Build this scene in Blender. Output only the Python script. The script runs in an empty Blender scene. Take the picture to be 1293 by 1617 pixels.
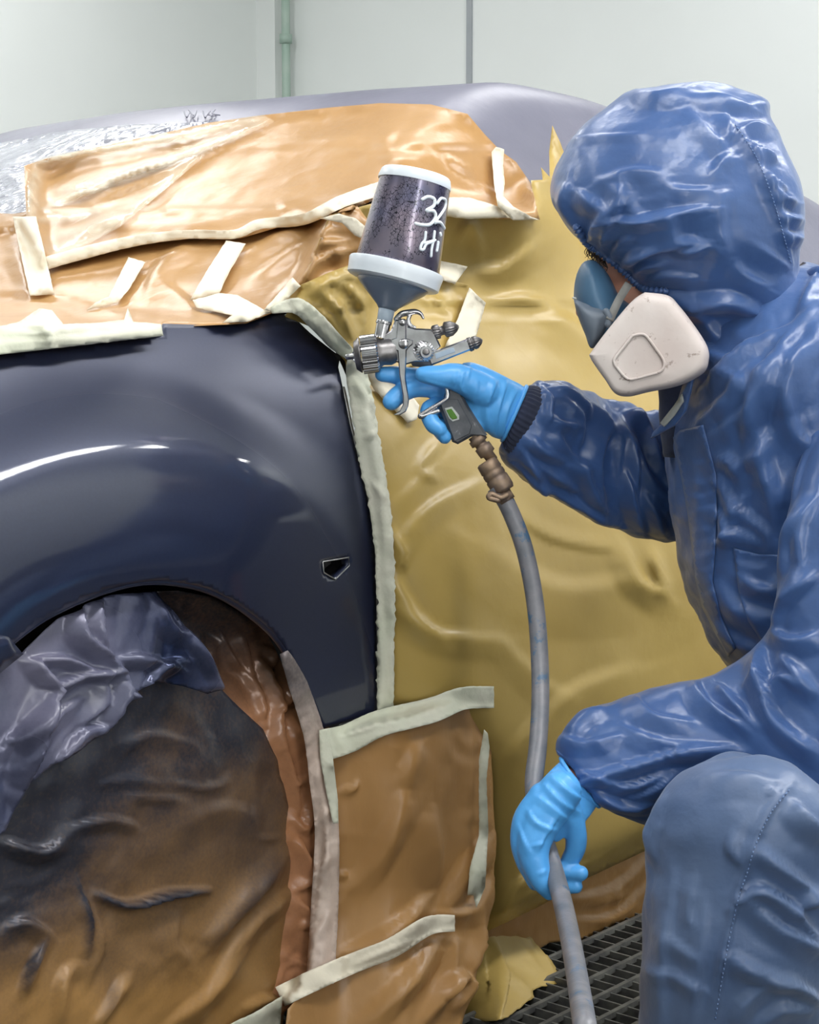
import bpy, bmesh, math, random
import numpy as np
from mathutils import Vector, Matrix
from mathutils.bvhtree import BVHTree
from mathutils.geometry import delaunay_2d_cdt

# ------------------------------------------------------------------ camera, world, light, exposure
S = bpy.context.scene
COL = S.collection
F = 3000.0                       # focal length in pixels of the 1293 x 1617 frame
PITCH = math.radians(6.8)
CAMZ = 0.98
cam = bpy.data.cameras.new('camera'); cam_o = bpy.data.objects.new('camera', cam); COL.objects.link(cam_o)
cam.sensor_fit = 'VERTICAL'; cam.sensor_height = 36.0; cam.lens = F / 1617 * 36.0
cam.clip_start = 0.05
cam_o.location = (0, 0, CAMZ); cam_o.rotation_euler = (math.radians(90) - PITCH, 0, 0)
S.camera = cam_o
S.view_settings.view_transform = 'Standard'; S.view_settings.look = 'None'
S.view_settings.gamma = 1.0; S.view_settings.exposure = -0.16; S.view_settings.use_curve_mapping = False
W = bpy.data.worlds.new('world'); S.world = W; W.use_nodes = True
W.node_tree.nodes['Background'].inputs[0].default_value = (0.9, 0.95, 1.0, 1)
W.node_tree.nodes['Background'].inputs[1].default_value = 0.06

# car frame: t runs back along the car's side, off points out of its near side, z is up
TH = math.radians(50)
U = np.array([math.cos(TH), math.sin(TH)]); N = np.array([math.sin(TH), -math.cos(TH)])
P0 = np.array([-0.037, 2.4])
def cw(t, off, z):
    t = np.asarray(t, float); off = np.asarray(off, float); z = np.asarray(z, float) + 0 * t
    q = P0 + t[..., None] * U + (off + 0 * t)[..., None] * N
    return np.concatenate([q, z[..., None]], -1)
CEIL = 3.0
LIGHTS = []
def area(name, t, off, z, sx, sy, power, tilt=0.0, color=(1, 1, 1)):
    l = bpy.data.lights.new(name, 'AREA'); l.shape = 'RECTANGLE'; l.size = sx; l.size_y = sy; l.energy = power; l.color = color
    o = bpy.data.objects.new(name, l); COL.objects.link(o)
    o.location = Vector(cw(t, off, z)); o.rotation_mode = 'QUATERNION'
    m = Matrix.Rotation(TH, 4, 'Z') @ Matrix.Rotation(tilt, 4, 'X')
    o.rotation_quaternion = m.to_quaternion()
    return o
# fluorescent strips of the spray booth: two runs near the side walls and two over the car
LAMPS = [(-2.2, 1.35), (-0.6, 1.35), (1.0, 1.35), (-2.2, -1.0), (-0.6, -1.0), (1.0, -1.0), (2.6, -1.0), (2.6, 1.35), (-0.6, -3.0), (1.6, -3.0)]
for t, off in LAMPS:
    area('strip_light', t, off, CEIL - 0.115, 1.25, 0.34, (15.0 if t < -2 else (24.0 if t < 0 else 42.0)) if off > 0 else (24.0 if off < -2 else (7.0 if t < -2 else 12.0)))

# unseen upright strip behind the camera, added for the cup highlight and front fill
FILL_LAMPS = [(-1.45, 2.7)]
for t, off in FILL_LAMPS:
    l = area('fill_strip_light', t, off - 0.115, 1.45, 0.34, 1.9, 13.0)
    l.rotation_quaternion = (Matrix.Rotation(TH, 4, 'Z') @ Matrix.Rotation(math.radians(-90), 4, 'X')).to_quaternion()

# ------------------------------------------------------------------ helpers
rng = np.random.RandomState(7)
def ray(px):
    px = np.asarray(px, float)
    a = (px[..., 0] - 646.5) / F; b = (808.5 - px[..., 1]) / F
    return np.stack([a, math.cos(PITCH) + b * math.sin(PITCH), -math.sin(PITCH) + b * math.cos(PITCH)], -1)
CAM = np.array([0, 0, CAMZ])
FWD = np.array([0, math.cos(PITCH), -math.sin(PITCH)]); UPV = np.array([0, math.sin(PITCH), math.cos(PITCH)])
def pix(x, y, d):
    """world point seen at pixel x, y at depth d along the view axis"""
    return CAM + ray(np.stack(np.broadcast_arrays(np.asarray(x, float), np.asarray(y, float)), -1)) * np.asarray(d, float)[..., None]
def proj(P):
    Q = P - CAM; d = Q @ FWD
    return np.stack([646.5 + F * Q[..., 0] / d, 808.5 - F * (Q @ UPV) / d], -1), d

def _hash(i, j, k, seed):
    h = (i * 374761393 + j * 668265263 + k * 2147483647 + seed * 974634777) & 0xffffffff
    h = ((h ^ (h >> 13)) * 1274126177) & 0xffffffff
    h = ((h ^ (h >> 16)) * 2246822519) & 0xffffffff
    return ((h ^ (h >> 15)) & 0xffffff) / float(0xffffff) * 2 - 1
def vnoise(P, seed=0):
    P = np.asarray(P, float); I = np.floor(P).astype(np.int64); f = P - I; f = f * f * f * (f * (f * 6 - 15) + 10)
    r = 0
    for a in (0, 1):
        for b in (0, 1):
            for c in (0, 1):
                w = (f[:, 0] if a else 1 - f[:, 0]) * (f[:, 1] if b else 1 - f[:, 1]) * (f[:, 2] if c else 1 - f[:, 2])
                r = r + w * _hash(I[:, 0] + a, I[:, 1] + b, I[:, 2] + c, seed)
    return r
def fbm(P, seed=0, o=3):
    return sum(vnoise(P * 2 ** k, seed + k) / 2 ** k for k in range(o))
def crumple(P, scale, seed=0, K=6, sharp=0.8):
    """paper creases: straight folds in random directions, each fading in and out"""
    r = np.random.RandomState(seed); out = 0
    Wp = np.stack([vnoise(P * scale * 0.7, seed + 11), vnoise(P * scale * 0.7, seed + 12), vnoise(P * scale * 0.7, seed + 13)], -1)
    for k in range(K):
        d = r.normal(size=3); d /= np.linalg.norm(d); f = scale * r.uniform(0.5, 1.6)
        ph = P @ d * f + r.uniform(0, 9) + 0.45 * Wp @ r.normal(size=3)
        tri = np.abs((ph % 1.0) * 2 - 1)
        tri = tri * sharp + (1 - sharp) * (0.5 + 0.5 * np.cos(ph * 2 * math.pi))
        m = np.clip(0.5 + 1.3 * vnoise(P * scale * 0.45 + 5 * k, seed + 30 + k), 0, 1)
        out = out + tri * m / (f / scale)
    return out / K
def seg_dist(Q, pts):
    """distance, signed side and position 0..1 along the polyline for pixels Q"""
    pts = np.asarray(pts, float); L = np.linalg.norm(np.diff(pts, axis=0), axis=1); tot = L.sum(); acc = 0
    D = np.full(len(Q), 1e9); Sg = np.zeros(len(Q)); T = np.zeros(len(Q))
    for a, b, l in zip(pts[:-1], pts[1:], L):
        v = (b - a) / max(l, 1e-9); w = Q - a; s = np.clip(w @ v, 0, l); c = w - s[:, None] * v
        d = np.linalg.norm(c, axis=1); m = d < D
        D[m] = d[m]; Sg[m] = np.sign(w @ np.array([-v[1], v[0]]))[m]; T[m] = ((acc + s) / tot)[m]; acc += l
    return D, Sg, T
def curve(pts, n=8):
    pts = np.asarray(pts, float); out = []
    for i in range(len(pts) - 1):
        p0 = pts[max(i - 1, 0)]; p1 = pts[i]; p2 = pts[i + 1]; p3 = pts[min(i + 2, len(pts) - 1)]
        for s in np.linspace(0, 1, n, endpoint=False):
            out.append(0.5 * ((2 * p1) + (-p0 + p2) * s + (2 * p0 - 5 * p1 + 4 * p2 - p3) * s * s + (-p0 + 3 * p1 - 3 * p2 + p3) * s ** 3))
    out.append(pts[-1]); return np.array(out)
def folds_disp(Q, folds):
    """folds: (points, width px, height m, kind) ridge 'r', valley 'v' (a negative ridge), step 's' (one lit and one shaded flank), 'k' sharp ridge"""
    out = np.zeros(len(Q))
    for pts, w, a, kind in folds:
        pts = np.asarray(pts, float)
        if len(pts) > 2: pts = curve(pts, 5)
        lo = pts.min(0) - 3.5 * w; hi = pts.max(0) + 3.5 * w
        m = np.all((Q > lo) & (Q < hi), 1)
        if not m.any(): continue
        D, Sg, T = seg_dist(Q[m], pts); x = D / w
        tp = np.clip(np.sin(math.pi * np.clip(T * 0.94 + 0.03, 0, 1)), 0, 1) ** 0.6
        if kind == 'r': h = np.exp(-x * x)
        elif kind == 'v': h = -np.exp(-x * x)
        elif kind == 'k': h = np.exp(-1.6 * x)
        elif kind == 'c': h = -np.exp(-1.6 * x)
        else:                                   # crease: a gentle flank on one side, a steep one on the other
            e = x * np.where(Sg > 0, 0.42, 1.5); h = 0.62 * np.clip(1 - np.sqrt(e * e + 0.02) + 0.14, 0, 1) * np.clip(1.2 - 0.2 * e, 0, 1)
        out[m] += a * h * tp
    return out

def smooth_mesh(me):
    me.polygons.foreach_set('use_smooth', [True] * len(me.polygons))
def mesh_obj(name, verts, faces, mat, parent=None, smooth=True, origin=None):
    """ONE mesh object from world-space geometry; origin at the base of the thing, or relative to its parent"""
    V = np.asarray(verts, float)
    if parent is not None: org = np.array(parent['_org'])
    elif origin is not None: org = np.array(origin, float)
    else: org = np.array([(V[:, 0].min() + V[:, 0].max()) / 2, (V[:, 1].min() + V[:, 1].max()) / 2, V[:, 2].min()])
    me = bpy.data.meshes.new(name); me.from_pydata((V - org).tolist(), [], [tuple(f) for f in faces]); me.update()
    if smooth: smooth_mesh(me)
    if mat is not None: me.materials.append(mat)
    o = bpy.data.objects.new(name, me); COL.objects.link(o)
    o['_org'] = [float(c) for c in org]
    if parent is not None: o.parent = parent
    else: o.location = org
    return o
def thing(name, label, cat, loc, group=None):
    o = bpy.data.objects.new(name, None); COL.objects.link(o); o.empty_display_size = 0.05
    o.location = loc; o['_org'] = [float(c) for c in loc]
    return tag(o, label, cat, group)
def tag(o, label, cat, group=None, kind=None):
    o['label'] = label; o['category'] = cat
    if group: o['group'] = group
    if kind: o['kind'] = kind
    return o
class MB:
    def __init__(s): s.v = []; s.f = []
    def add(s, V, Fc):
        b = len(s.v); s.v.extend([list(map(float, q)) for q in V]); s.f.extend([tuple(i + b for i in f) for f in Fc]); return s
    def build(s, name, mat, parent=None, smooth=True): return mesh_obj(name, s.v, s.f, mat, parent, smooth)
def box(c, ax, ay, az):
    """box with centre c and half-axis vectors"""
    c, ax, ay, az = map(np.asarray, (c, ax, ay, az))
    V = [c + i * ax + j * ay + k * az for k in (-1, 1) for j in (-1, 1) for i in (-1, 1)]
    return V, [(0, 2, 3, 1), (4, 5, 7, 6), (0, 1, 5, 4), (2, 6, 7, 3), (0, 4, 6, 2), (1, 3, 7, 5)]
def tube(P, R, n=16, cap=True, roundcap=False):
    P = np.asarray(P, float); R = np.broadcast_to(np.asarray(R, float), (len(P),)).copy()
    if roundcap:
        t0 = P[0] - P[1]; t0 /= np.linalg.norm(t0); t1 = P[-1] - P[-2]; t1 /= np.linalg.norm(t1)
        a = np.array([0.97, 0.87, 0.7, 0.5, 0.2]) ; h = np.sqrt(1 - a * a)
        P = np.concatenate([[P[0] + t0 * R[0] * q for q in h[::-1]], P, [P[-1] + t1 * R[-1] * q for q in h]])
        R = np.concatenate([R[0] * a[::-1], R, R[-1] * a])
    T = np.gradient(P, axis=0); T /= np.linalg.norm(T, axis=1)[:, None] + 1e-12
    ref = np.array([0.12, -1, 0.2]); V = []; Fc = []
    ang = np.arange(n) / n * 2 * math.pi
    e1 = np.cross(T[0], ref); e1 /= np.linalg.norm(e1)
    for i in range(len(P)):
        e1 = e1 - T[i] * (e1 @ T[i]); e1 /= np.linalg.norm(e1); e2 = np.cross(T[i], e1)
        V.extend(P[i] + R[i] * (np.cos(ang)[:, None] * e1 + np.sin(ang)[:, None] * e2))
    for i in range(len(P) - 1):
        for k in range(n):
            Fc.append((i * n + k, i * n + (k + 1) % n, (i + 1) * n + (k + 1) % n, (i + 1) * n + k))
    if cap:
        Fc.append(tuple(range(n))[::-1]); Fc.append(tuple((len(P) - 1) * n + k for k in range(n)))
    return V, Fc
def lathe(p0, p1, prof, n=40, ribs=0, ribd=0.0, ribr=None):
    """turned shape about the axis p0->p1; prof = (fraction along, radius m)"""
    p0 = np.asarray(p0, float); p1 = np.asarray(p1, float); ax = p1 - p0
    d = ax / np.linalg.norm(ax); e1 = np.cross(d, [0.1, 1, 0.05]); e1 /= np.linalg.norm(e1); e2 = np.cross(d, e1)
    ang = np.arange(n) / n * 2 * math.pi; V = []; Fc = []
    for i, (s, r) in enumerate(prof):
        rr = np.full(n, r)
        if ribs and (ribr is None or i in ribr): rr = r * (1 + ribd * np.sign(np.sin(ang * ribs)))
        V.extend(p0 + ax * s + rr[:, None] * (np.cos(ang)[:, None] * e1 + np.sin(ang)[:, None] * e2))
    for i in range(len(prof) - 1):
        for k in range(n): Fc.append((i * n + k, i * n + (k + 1) % n, (i + 1) * n + (k + 1) % n, (i + 1) * n + k))
    Fc.append(tuple(range(n))[::-1]); Fc.append(tuple((len(prof) - 1) * n + k for k in range(n)))
    return V, Fc
def sharp(o, ang=35):
    me = o.data; bm = bmesh.new(); bm.from_mesh(me); bmesh.ops.recalc_face_normals(bm, faces=bm.faces)
    for e in bm.edges:
        if len(e.link_faces) == 2 and e.calc_face_angle(0) > math.radians(ang): e.smooth = False
    bm.to_mesh(me); bm.free(); return o
def inside(Q, poly):
    x, y = Q[:, 0], Q[:, 1]; r = np.zeros(len(Q), bool); j = len(poly) - 1
    for i in range(len(poly)):
        xi, yi = poly[i]; xj, yj = poly[j]
        if yi != yj:
            r ^= ((yi > y) != (yj > y)) & (x < (xj - xi) * (y - yi) / (yj - yi) + xi)
        j = i
    return r
def resample(poly, step, jag=0.0, seed=0, closed=True):
    poly = np.asarray(poly, float); out = []; r = np.random.RandomState(seed)
    nx = np.roll(poly, -1, 0) if closed else poly[1:]
    for a, b in zip(poly, nx):
        k = max(1, int(round(np.linalg.norm(b - a) / step)))
        for s in range(k):
            q = a + (b - a) * s / k
            if jag and s: q = q + r.normal(size=2) * jag
            out.append(q)
    return np.array(out)
def cdt(poly, step, hole=None):
    """even triangle mesh of a 2D polygon whose edge is followed exactly"""
    poly = np.asarray(poly, float); lo = poly.min(0); hi = poly.max(0)
    gx = np.arange(lo[0], hi[0], step); gy = np.arange(lo[1], hi[1], step * 0.87)
    G = np.array([(x + (0.5 * step if j % 2 else 0), y) for j, y in enumerate(gy) for x in gx])
    if len(G):
        G = G[inside(G, poly)]
        D, _, _ = seg_dist(G, np.vstack([poly, poly[:1]])); G = G[D > step * 0.45]
    if hole is not None:
        G = G[~inside(G, hole)]; D, _, _ = seg_dist(G, np.vstack([hole, hole[:1]])); G = G[D > step * 0.45]
    n = len(poly); V = [tuple(q) for q in poly]; E = [(i, (i + 1) % n) for i in range(n)]
    if hole is not None:
        m = len(hole); V += [tuple(q) for q in hole]; E += [(n + i, n + (i + 1) % m) for i in range(m)]
    V += [tuple(q) for q in G]
    rv, re, rf, *_ = delaunay_2d_cdt([Vector(q) for q in V], E, [], 1, 1e-6)
    rv = np.array([tuple(q) for q in rv])
    if hole is not None:
        rf = [f for f in rf if not inside(rv[list(f)].mean(0)[None], hole)[0]]
    used = sorted({i for f in rf for i in f}); mp = {i: k for k, i in enumerate(used)}
    return rv[used], [tuple(mp[i] for i in f) for f in rf]
def vnormals(V, Fc):
    V = np.asarray(V, float); Nn = np.zeros_like(V)
    T = np.array([(f[0], f[i], f[i + 1]) for f in Fc for i in range(1, len(f) - 1)])
    c = np.cross(V[T[:, 1]] - V[T[:, 0]], V[T[:, 2]] - V[T[:, 0]])
    for k in range(3): np.add.at(Nn, T[:, k], c)
    return Nn / (np.linalg.norm(Nn, axis=1)[:, None] + 1e-12)
def fuse(V, Fc, voxel, smooth=2, adapt=0.0):
    """one continuous skin over overlapping shapes: voxel remesh, relaxed"""
    me = bpy.data.meshes.new('tmp'); me.from_pydata([tuple(v) for v in V], [], Fc); me.update()
    bm = bmesh.new(); bm.from_mesh(me); bmesh.ops.recalc_face_normals(bm, faces=bm.faces); bm.to_mesh(me); bm.free()
    o = bpy.data.objects.new('tmp', me); COL.objects.link(o)
    m = o.modifiers.new('r', 'REMESH'); m.mode = 'VOXEL'; m.voxel_size = voxel
    if smooth:
        m = o.modifiers.new('s', 'SMOOTH'); m.factor = 0.5; m.iterations = smooth
    dg = bpy.context.evaluated_depsgraph_get(); ev = o.evaluated_get(dg); em = ev.to_mesh()
    n = len(em.vertices); co = np.zeros(n * 3); em.vertices.foreach_get('co', co)
    fs = [tuple(p.vertices) for p in em.polygons]; ev.to_mesh_clear()
    bpy.data.objects.remove(o); bpy.data.meshes.remove(me)
    return co.reshape(-1, 3), fs
def join(*parts):
    V = []; Fc = []
    for v, f in parts:
        b = len(V); V.extend([tuple(map(float, q)) for q in v]); Fc.extend([tuple(i + b for i in g) for g in f])
    return V, Fc
def loft(st, n=48, m=10, power=2.0, dcurve=True):
    """limb: stations (ax, ay, bx, by, depth, ratio): its two outline points in the photo, its distance, how deep it is against its width"""
    st = curve(np.array(st, float), m); V = []; Fc = []; ang = np.arange(n) / n * 2 * math.pi
    ca, sa = np.cos(ang), np.sin(ang); ca = np.sign(ca) * np.abs(ca) ** (2 / power); sa = np.sign(sa) * np.abs(sa) ** (2 / power)
    A = pix(st[:, 0], st[:, 1], st[:, 4]); B = pix(st[:, 2], st[:, 3], st[:, 4])
    for i in range(len(st)):
        c = (A[i] + B[i]) / 2; e1 = (B[i] - A[i]) / 2; r = np.linalg.norm(e1); v = c - CAM; v /= np.linalg.norm(v)
        e2 = v - e1 * (v @ e1) / (r * r + 1e-12); e2 /= np.linalg.norm(e2)
        V.extend(c + ca[:, None] * e1 + sa[:, None] * e2 * r * st[i, 5])
    L = len(st)
    for i in range(L - 1):
        for k in range(n): Fc.append((i * n + k, i * n + (k + 1) % n, (i + 1) * n + (k + 1) % n, (i + 1) * n + k))
    Fc.append(tuple(range(n))[::-1]); Fc.append(tuple((L - 1) * n + k for k in range(n)))
    return V, Fc

# ------------------------------------------------------------------ materials
def new_mat(name):
    m = bpy.data.materials.new(name); m.use_nodes = True
    return m, m.node_tree, m.node_tree.nodes['Principled BSDF']
def mat(name, col, rough=0.5, metal=0.0, coat=0.0, coat_rough=0.05, spec=0.5, var=None, vscale=6.0, bump=0.0, bscale=60.0, bdist=0.002, sheen=0.0, alpha=1.0, vdetail=4, speck=None, emit=0.0, bstretch=None, trans=0.0, crinkle=0.0, cscale=22.0, cdist=0.004):
    m, nt, b = new_mat(name); L = nt.links
    b.inputs['Base Color'].default_value = (*col, 1); b.inputs['Roughness'].default_value = rough
    b.inputs['Metallic'].default_value = metal; b.inputs['Coat Weight'].default_value = coat; b.inputs['Coat Roughness'].default_value = coat_rough
    b.inputs['Specular IOR Level'].default_value = spec; b.inputs['Sheen Weight'].default_value = sheen; b.inputs['Alpha'].default_value = alpha
    b.inputs['Transmission Weight'].default_value = trans
    if emit:
        b.inputs['Emission Color'].default_value = (*col, 1); b.inputs['Emission Strength'].default_value = emit
    tc = nt.nodes.new('ShaderNodeTexCoord')
    out = None
    if var is not None:
        nz = nt.nodes.new('ShaderNodeTexNoise'); nz.inputs['Scale'].default_value = vscale; nz.inputs['Detail'].default_value = vdetail
        L.new(tc.outputs['Object'], nz.inputs['Vector'])
        rp = nt.nodes.new('ShaderNodeMapRange'); rp.inputs[1].default_value = 0.35; rp.inputs[2].default_value = 0.65
        L.new(nz.outputs['Fac'], rp.inputs[0])
        mx = nt.nodes.new('ShaderNodeMix'); mx.data_type = 'RGBA'; mx.inputs[6].default_value = (*col, 1); mx.inputs[7].default_value = (*var, 1)
        L.new(rp.outputs[0], mx.inputs[0]); out = mx.outputs[2]
    if speck is not None:                       # (colour, scale, threshold)
        nz = nt.nodes.new('ShaderNodeTexNoise'); nz.inputs['Scale'].default_value = speck[1]; nz.inputs['Detail'].default_value = 6; nz.inputs['Roughness'].default_value = 0.7
        L.new(tc.outputs['Object'], nz.inputs['Vector'])
        rp = nt.nodes.new('ShaderNodeMapRange'); rp.inputs[1].default_value = speck[2]; rp.inputs[2].default_value = speck[2] + 0.06
        L.new(nz.outputs['Fac'], rp.inputs[0])
        mx = nt.nodes.new('ShaderNodeMix'); mx.data_type = 'RGBA'; mx.inputs[7].default_value = (*speck[0], 1)
        if out is not None: L.new(out, mx.inputs[6])
        else: mx.inputs[6].default_value = (*col, 1)
        L.new(rp.outputs[0], mx.inputs[0]); out = mx.outputs[2]
    if out is not None: L.new(out, b.inputs['Base Color'])
    if bump:
        nz = nt.nodes.new('ShaderNodeTexNoise'); nz.inputs['Scale'].default_value = bscale; nz.inputs['Detail'].default_value = 3
        if bstretch is not None:
            mp = nt.nodes.new('ShaderNodeMapping'); mp.inputs['Scale'].default_value = bstretch
            L.new(tc.outputs['Object'], mp.inputs[0]); L.new(mp.outputs[0], nz.inputs['Vector'])
        else: L.new(tc.outputs['Object'], nz.inputs['Vector'])
        bp = nt.nodes.new('ShaderNodeBump'); bp.inputs['Strength'].default_value = bump; bp.inputs['Distance'].default_value = bdist
        L.new(nz.outputs['Fac'], bp.inputs['Height']); L.new(bp.outputs[0], b.inputs['Normal'])
        if coat: L.new(bp.outputs[0], b.inputs['Coat Normal'])
        if crinkle:                             # fine sharp creases
            wn = nt.nodes.new('ShaderNodeTexNoise'); wn.inputs['Scale'].default_value = cscale * 0.5; wn.inputs['Detail'].default_value = 2
            L.new(tc.outputs['Object'], wn.inputs['Vector'])
            va = nt.nodes.new('ShaderNodeVectorMath'); va.operation = 'MULTIPLY_ADD'; va.inputs[1].default_value = (1.6 / cscale,) * 3
            L.new(wn.outputs['Color'], va.inputs[0]); L.new(tc.outputs['Object'], va.inputs[2])
            hs_ = []
            for k_ in (1.0, 2.3):
                vo = nt.nodes.new('ShaderNodeTexVoronoi'); vo.feature = 'F1'; vo.inputs['Scale'].default_value = cscale * k_; L.new(va.outputs[0], vo.inputs['Vector']); hs_.append((vo, k_))
            ad = nt.nodes.new('ShaderNodeMath'); ad.operation = 'MULTIPLY_ADD'; ad.inputs[1].default_value = 0.4
            L.new(hs_[1][0].outputs['Distance'], ad.inputs[0]); L.new(hs_[0][0].outputs['Distance'], ad.inputs[2])
            mk = nt.nodes.new('ShaderNodeTexNoise'); mk.inputs['Scale'].default_value = 5.0; L.new(tc.outputs['Object'], mk.inputs['Vector'])
            mr = nt.nodes.new('ShaderNodeMapRange'); mr.inputs[1].default_value = 0.42; mr.inputs[2].default_value = 0.62; mr.inputs[3].default_value = 0.15; L.new(mk.outputs['Fac'], mr.inputs[0])
            ms = nt.nodes.new('ShaderNodeMath'); ms.operation = 'MULTIPLY'; ms.inputs[1].default_value = crinkle; L.new(mr.outputs[0], ms.inputs[0])
            b2 = nt.nodes.new('ShaderNodeBump'); b2.inputs['Distance'].default_value = cdist; L.new(ms.outputs[0], b2.inputs['Strength'])
            L.new(ad.outputs[0], b2.inputs['Height']); L.new(bp.outputs[0], b2.inputs['Normal']); L.new(b2.outputs[0], b.inputs['Normal'])
    return m
def spray_mat(name, col, var, paint, rough, prough, vscale=5.0, metal=0.3):
    """paper that has caught overspray: the attribute 'spray' says how much paint lies on it"""
    m = mat(name, col, rough, var=var, vscale=vscale, bump=0.3, bscale=60, crinkle=0.6, cscale=13, cdist=0.007)
    nt = m.node_tree; L = nt.links; b = nt.nodes['Principled BSDF']
    at = nt.nodes.new('ShaderNodeAttribute'); at.attribute_name = 'spray'
    src = b.inputs['Base Color'].links[0].from_socket
    tc = nt.nodes.new('ShaderNodeTexCoord'); nz = nt.nodes.new('ShaderNodeTexNoise'); nz.inputs['Scale'].default_value = 240; nz.inputs['Detail'].default_value = 2
    L.new(tc.outputs['Object'], nz.inputs['Vector'])
    ad = nt.nodes.new('ShaderNodeMath'); ad.operation = 'MULTIPLY_ADD'; ad.inputs[1].default_value = 0.35; L.new(nz.outputs['Fac'], ad.inputs[0])
    sb = nt.nodes.new('ShaderNodeMath'); sb.operation = 'SUBTRACT'; sb.inputs[1].default_value = 0.175; L.new(at.outputs['Fac'], sb.inputs[0])
    L.new(sb.outputs[0], ad.inputs[2]); ad.use_clamp = True
    mx = nt.nodes.new('ShaderNodeMix'); mx.data_type = 'RGBA'; mx.inputs[7].default_value = (*paint, 1)
    L.new(src, mx.inputs[6]); L.new(ad.outputs[0], mx.inputs[0]); L.new(mx.outputs[2], b.inputs['Base Color'])
    mr = nt.nodes.new('ShaderNodeMapRange'); mr.inputs[3].default_value = rough; mr.inputs[4].default_value = prough
    L.new(at.outputs['Fac'], mr.inputs[0]); L.new(mr.outputs[0], b.inputs['Roughness'])
    mm = nt.nodes.new('ShaderNodeMath'); mm.operation = 'MULTIPLY'; mm.inputs[1].default_value = metal
    L.new(at.outputs['Fac'], mm.inputs[0]); L.new(mm.outputs[0], b.inputs['Metallic'])
    return m
M = {}
M['wall'] = mat('booth_wall', (0.80, 0.83, 0.81), 0.45, var=(0.74, 0.77, 0.75), vscale=0.9, bump=0.04, bscale=5)
M['seam'] = mat('wall_seam', (0.33, 0.36, 0.38), 0.5, var=(0.40, 0.42, 0.44), vscale=4)
M['pipe'] = mat('pipe_green', (0.42, 0.52, 0.45), 0.5, var=(0.30, 0.42, 0.35), vscale=7)
M['ceil'] = mat('booth_ceiling', (0.72, 0.74, 0.73), 0.6, var=(0.66, 0.69, 0.68), vscale=1.5)
M['lampbox'] = mat('lamp_housing', (0.8, 0.8, 0.8), 0.4, var=(0.75, 0.75, 0.75))
M['grate'] = mat('grating_steel', (0.10, 0.10, 0.10), 0.55, metal=0.5, var=(0.22, 0.22, 0.20), vscale=30, bump=0.4, bscale=120)
M['pit'] = mat('pit_dark', (0.012, 0.012, 0.012), 0.9, var=(0.02, 0.02, 0.02))
M['paint'] = mat('navy_metallic_paint', (0.016, 0.022, 0.055), 0.42, metal=0.35, coat=1.0, coat_rough=0.06, var=(0.018, 0.025, 0.06), vscale=300, bump=0.05, bscale=900, bdist=0.0004)
nt_ = M['paint'].node_tree; b_ = nt_.nodes['Principled BSDF']; at_ = nt_.nodes.new('ShaderNodeAttribute'); at_.attribute_name = 'dry'
mr_ = nt_.nodes.new('ShaderNodeMapRange'); mr_.inputs[3].default_value = 0.06; mr_.inputs[4].default_value = 0.38       # still wet below, flashed off to satin above
nt_.links.new(at_.outputs['Fac'], mr_.inputs[0]); nt_.links.new(mr_.outputs[0], b_.inputs['Coat Roughness'])
mr_ = nt_.nodes.new('ShaderNodeMapRange'); mr_.inputs[3].default_value = 1.0; mr_.inputs[4].default_value = 0.35
nt_.links.new(at_.outputs['Fac'], mr_.inputs[0]); nt_.links.new(mr_.outputs[0], b_.inputs['Coat Weight'])
M['black'] = mat('black_recess', (0.006, 0.006, 0.008), 0.6, var=(0.01, 0.01, 0.012))
M['steel_edge'] = mat('bare_metal_edge', (0.5, 0.5, 0.5), 0.35, metal=0.6, var=(0.3, 0.3, 0.3), vscale=60)
M['silver'] = mat('silver_bodywork', (0.18, 0.18, 0.21), 0.4, metal=0.4, coat=0.4, var=(0.21, 0.21, 0.24), vscale=3)
M['rubber'] = mat('tyre_rubber', (0.02, 0.02, 0.02), 0.8, var=(0.03, 0.03, 0.03), vscale=20)
M['kraft'] = mat('brown_kraft', (0.485, 0.275, 0.105), 0.34, var=(0.42, 0.23, 0.082), vscale=6, bump=0.25, bscale=70, bstretch=(1, 1, 0.25), crinkle=0.35, cscale=11, cdist=0.006)
M['kraft_dark'] = mat('brown_kraft_dark', (0.43, 0.235, 0.085), 0.38, var=(0.36, 0.19, 0.065), vscale=7, bump=0.3, bscale=80, bstretch=(1, 1, 0.3), crinkle=0.5, cscale=11, cdist=0.007)
M['yellow'] = mat('yellow_kraft', (0.50, 0.355, 0.105), 0.38, var=(0.43, 0.30, 0.085), vscale=4, bump=0.15, bscale=60, crinkle=0.22, cscale=8, cdist=0.007)
M['tape'] = mat('cream_tape', (0.84, 0.78, 0.63), 0.6, var=(0.79, 0.72, 0.57), vscale=14, bump=0.35, bscale=160, bdist=0.001)
M['tape_green'] = mat('pale_green_tape', (0.58, 0.60, 0.47), 0.6, var=(0.66, 0.64, 0.53), vscale=12, bump=0.5, bscale=110, bdist=0.0015)
M['film'] = mat('lavender_film', (0.24, 0.24, 0.31), 0.36, alpha=0.8, var=(0.19, 0.19, 0.25), vscale=5, bump=0.3, bscale=30, bdist=0.003)
M['film_silver'] = mat('silver_film', (0.55, 0.56, 0.62), 0.24, metal=0.5, alpha=0.95, var=(0.34, 0.35, 0.42), vscale=22, bump=0.6, bscale=45, bdist=0.004, bstretch=(1, 1, 2.5), crinkle=1.0, cscale=26, cdist=0.008)
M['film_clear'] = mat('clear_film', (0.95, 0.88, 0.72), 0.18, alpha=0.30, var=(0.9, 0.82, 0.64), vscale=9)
M['print'] = mat('grey_print', (0.22, 0.22, 0.27), 0.5, var=(0.28, 0.28, 0.33))
M['wheel_paper'] = spray_mat('wheel_paper', (0.40, 0.22, 0.075), (0.33, 0.175, 0.055), (0.035, 0.036, 0.05), 0.42, 0.34)
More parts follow.
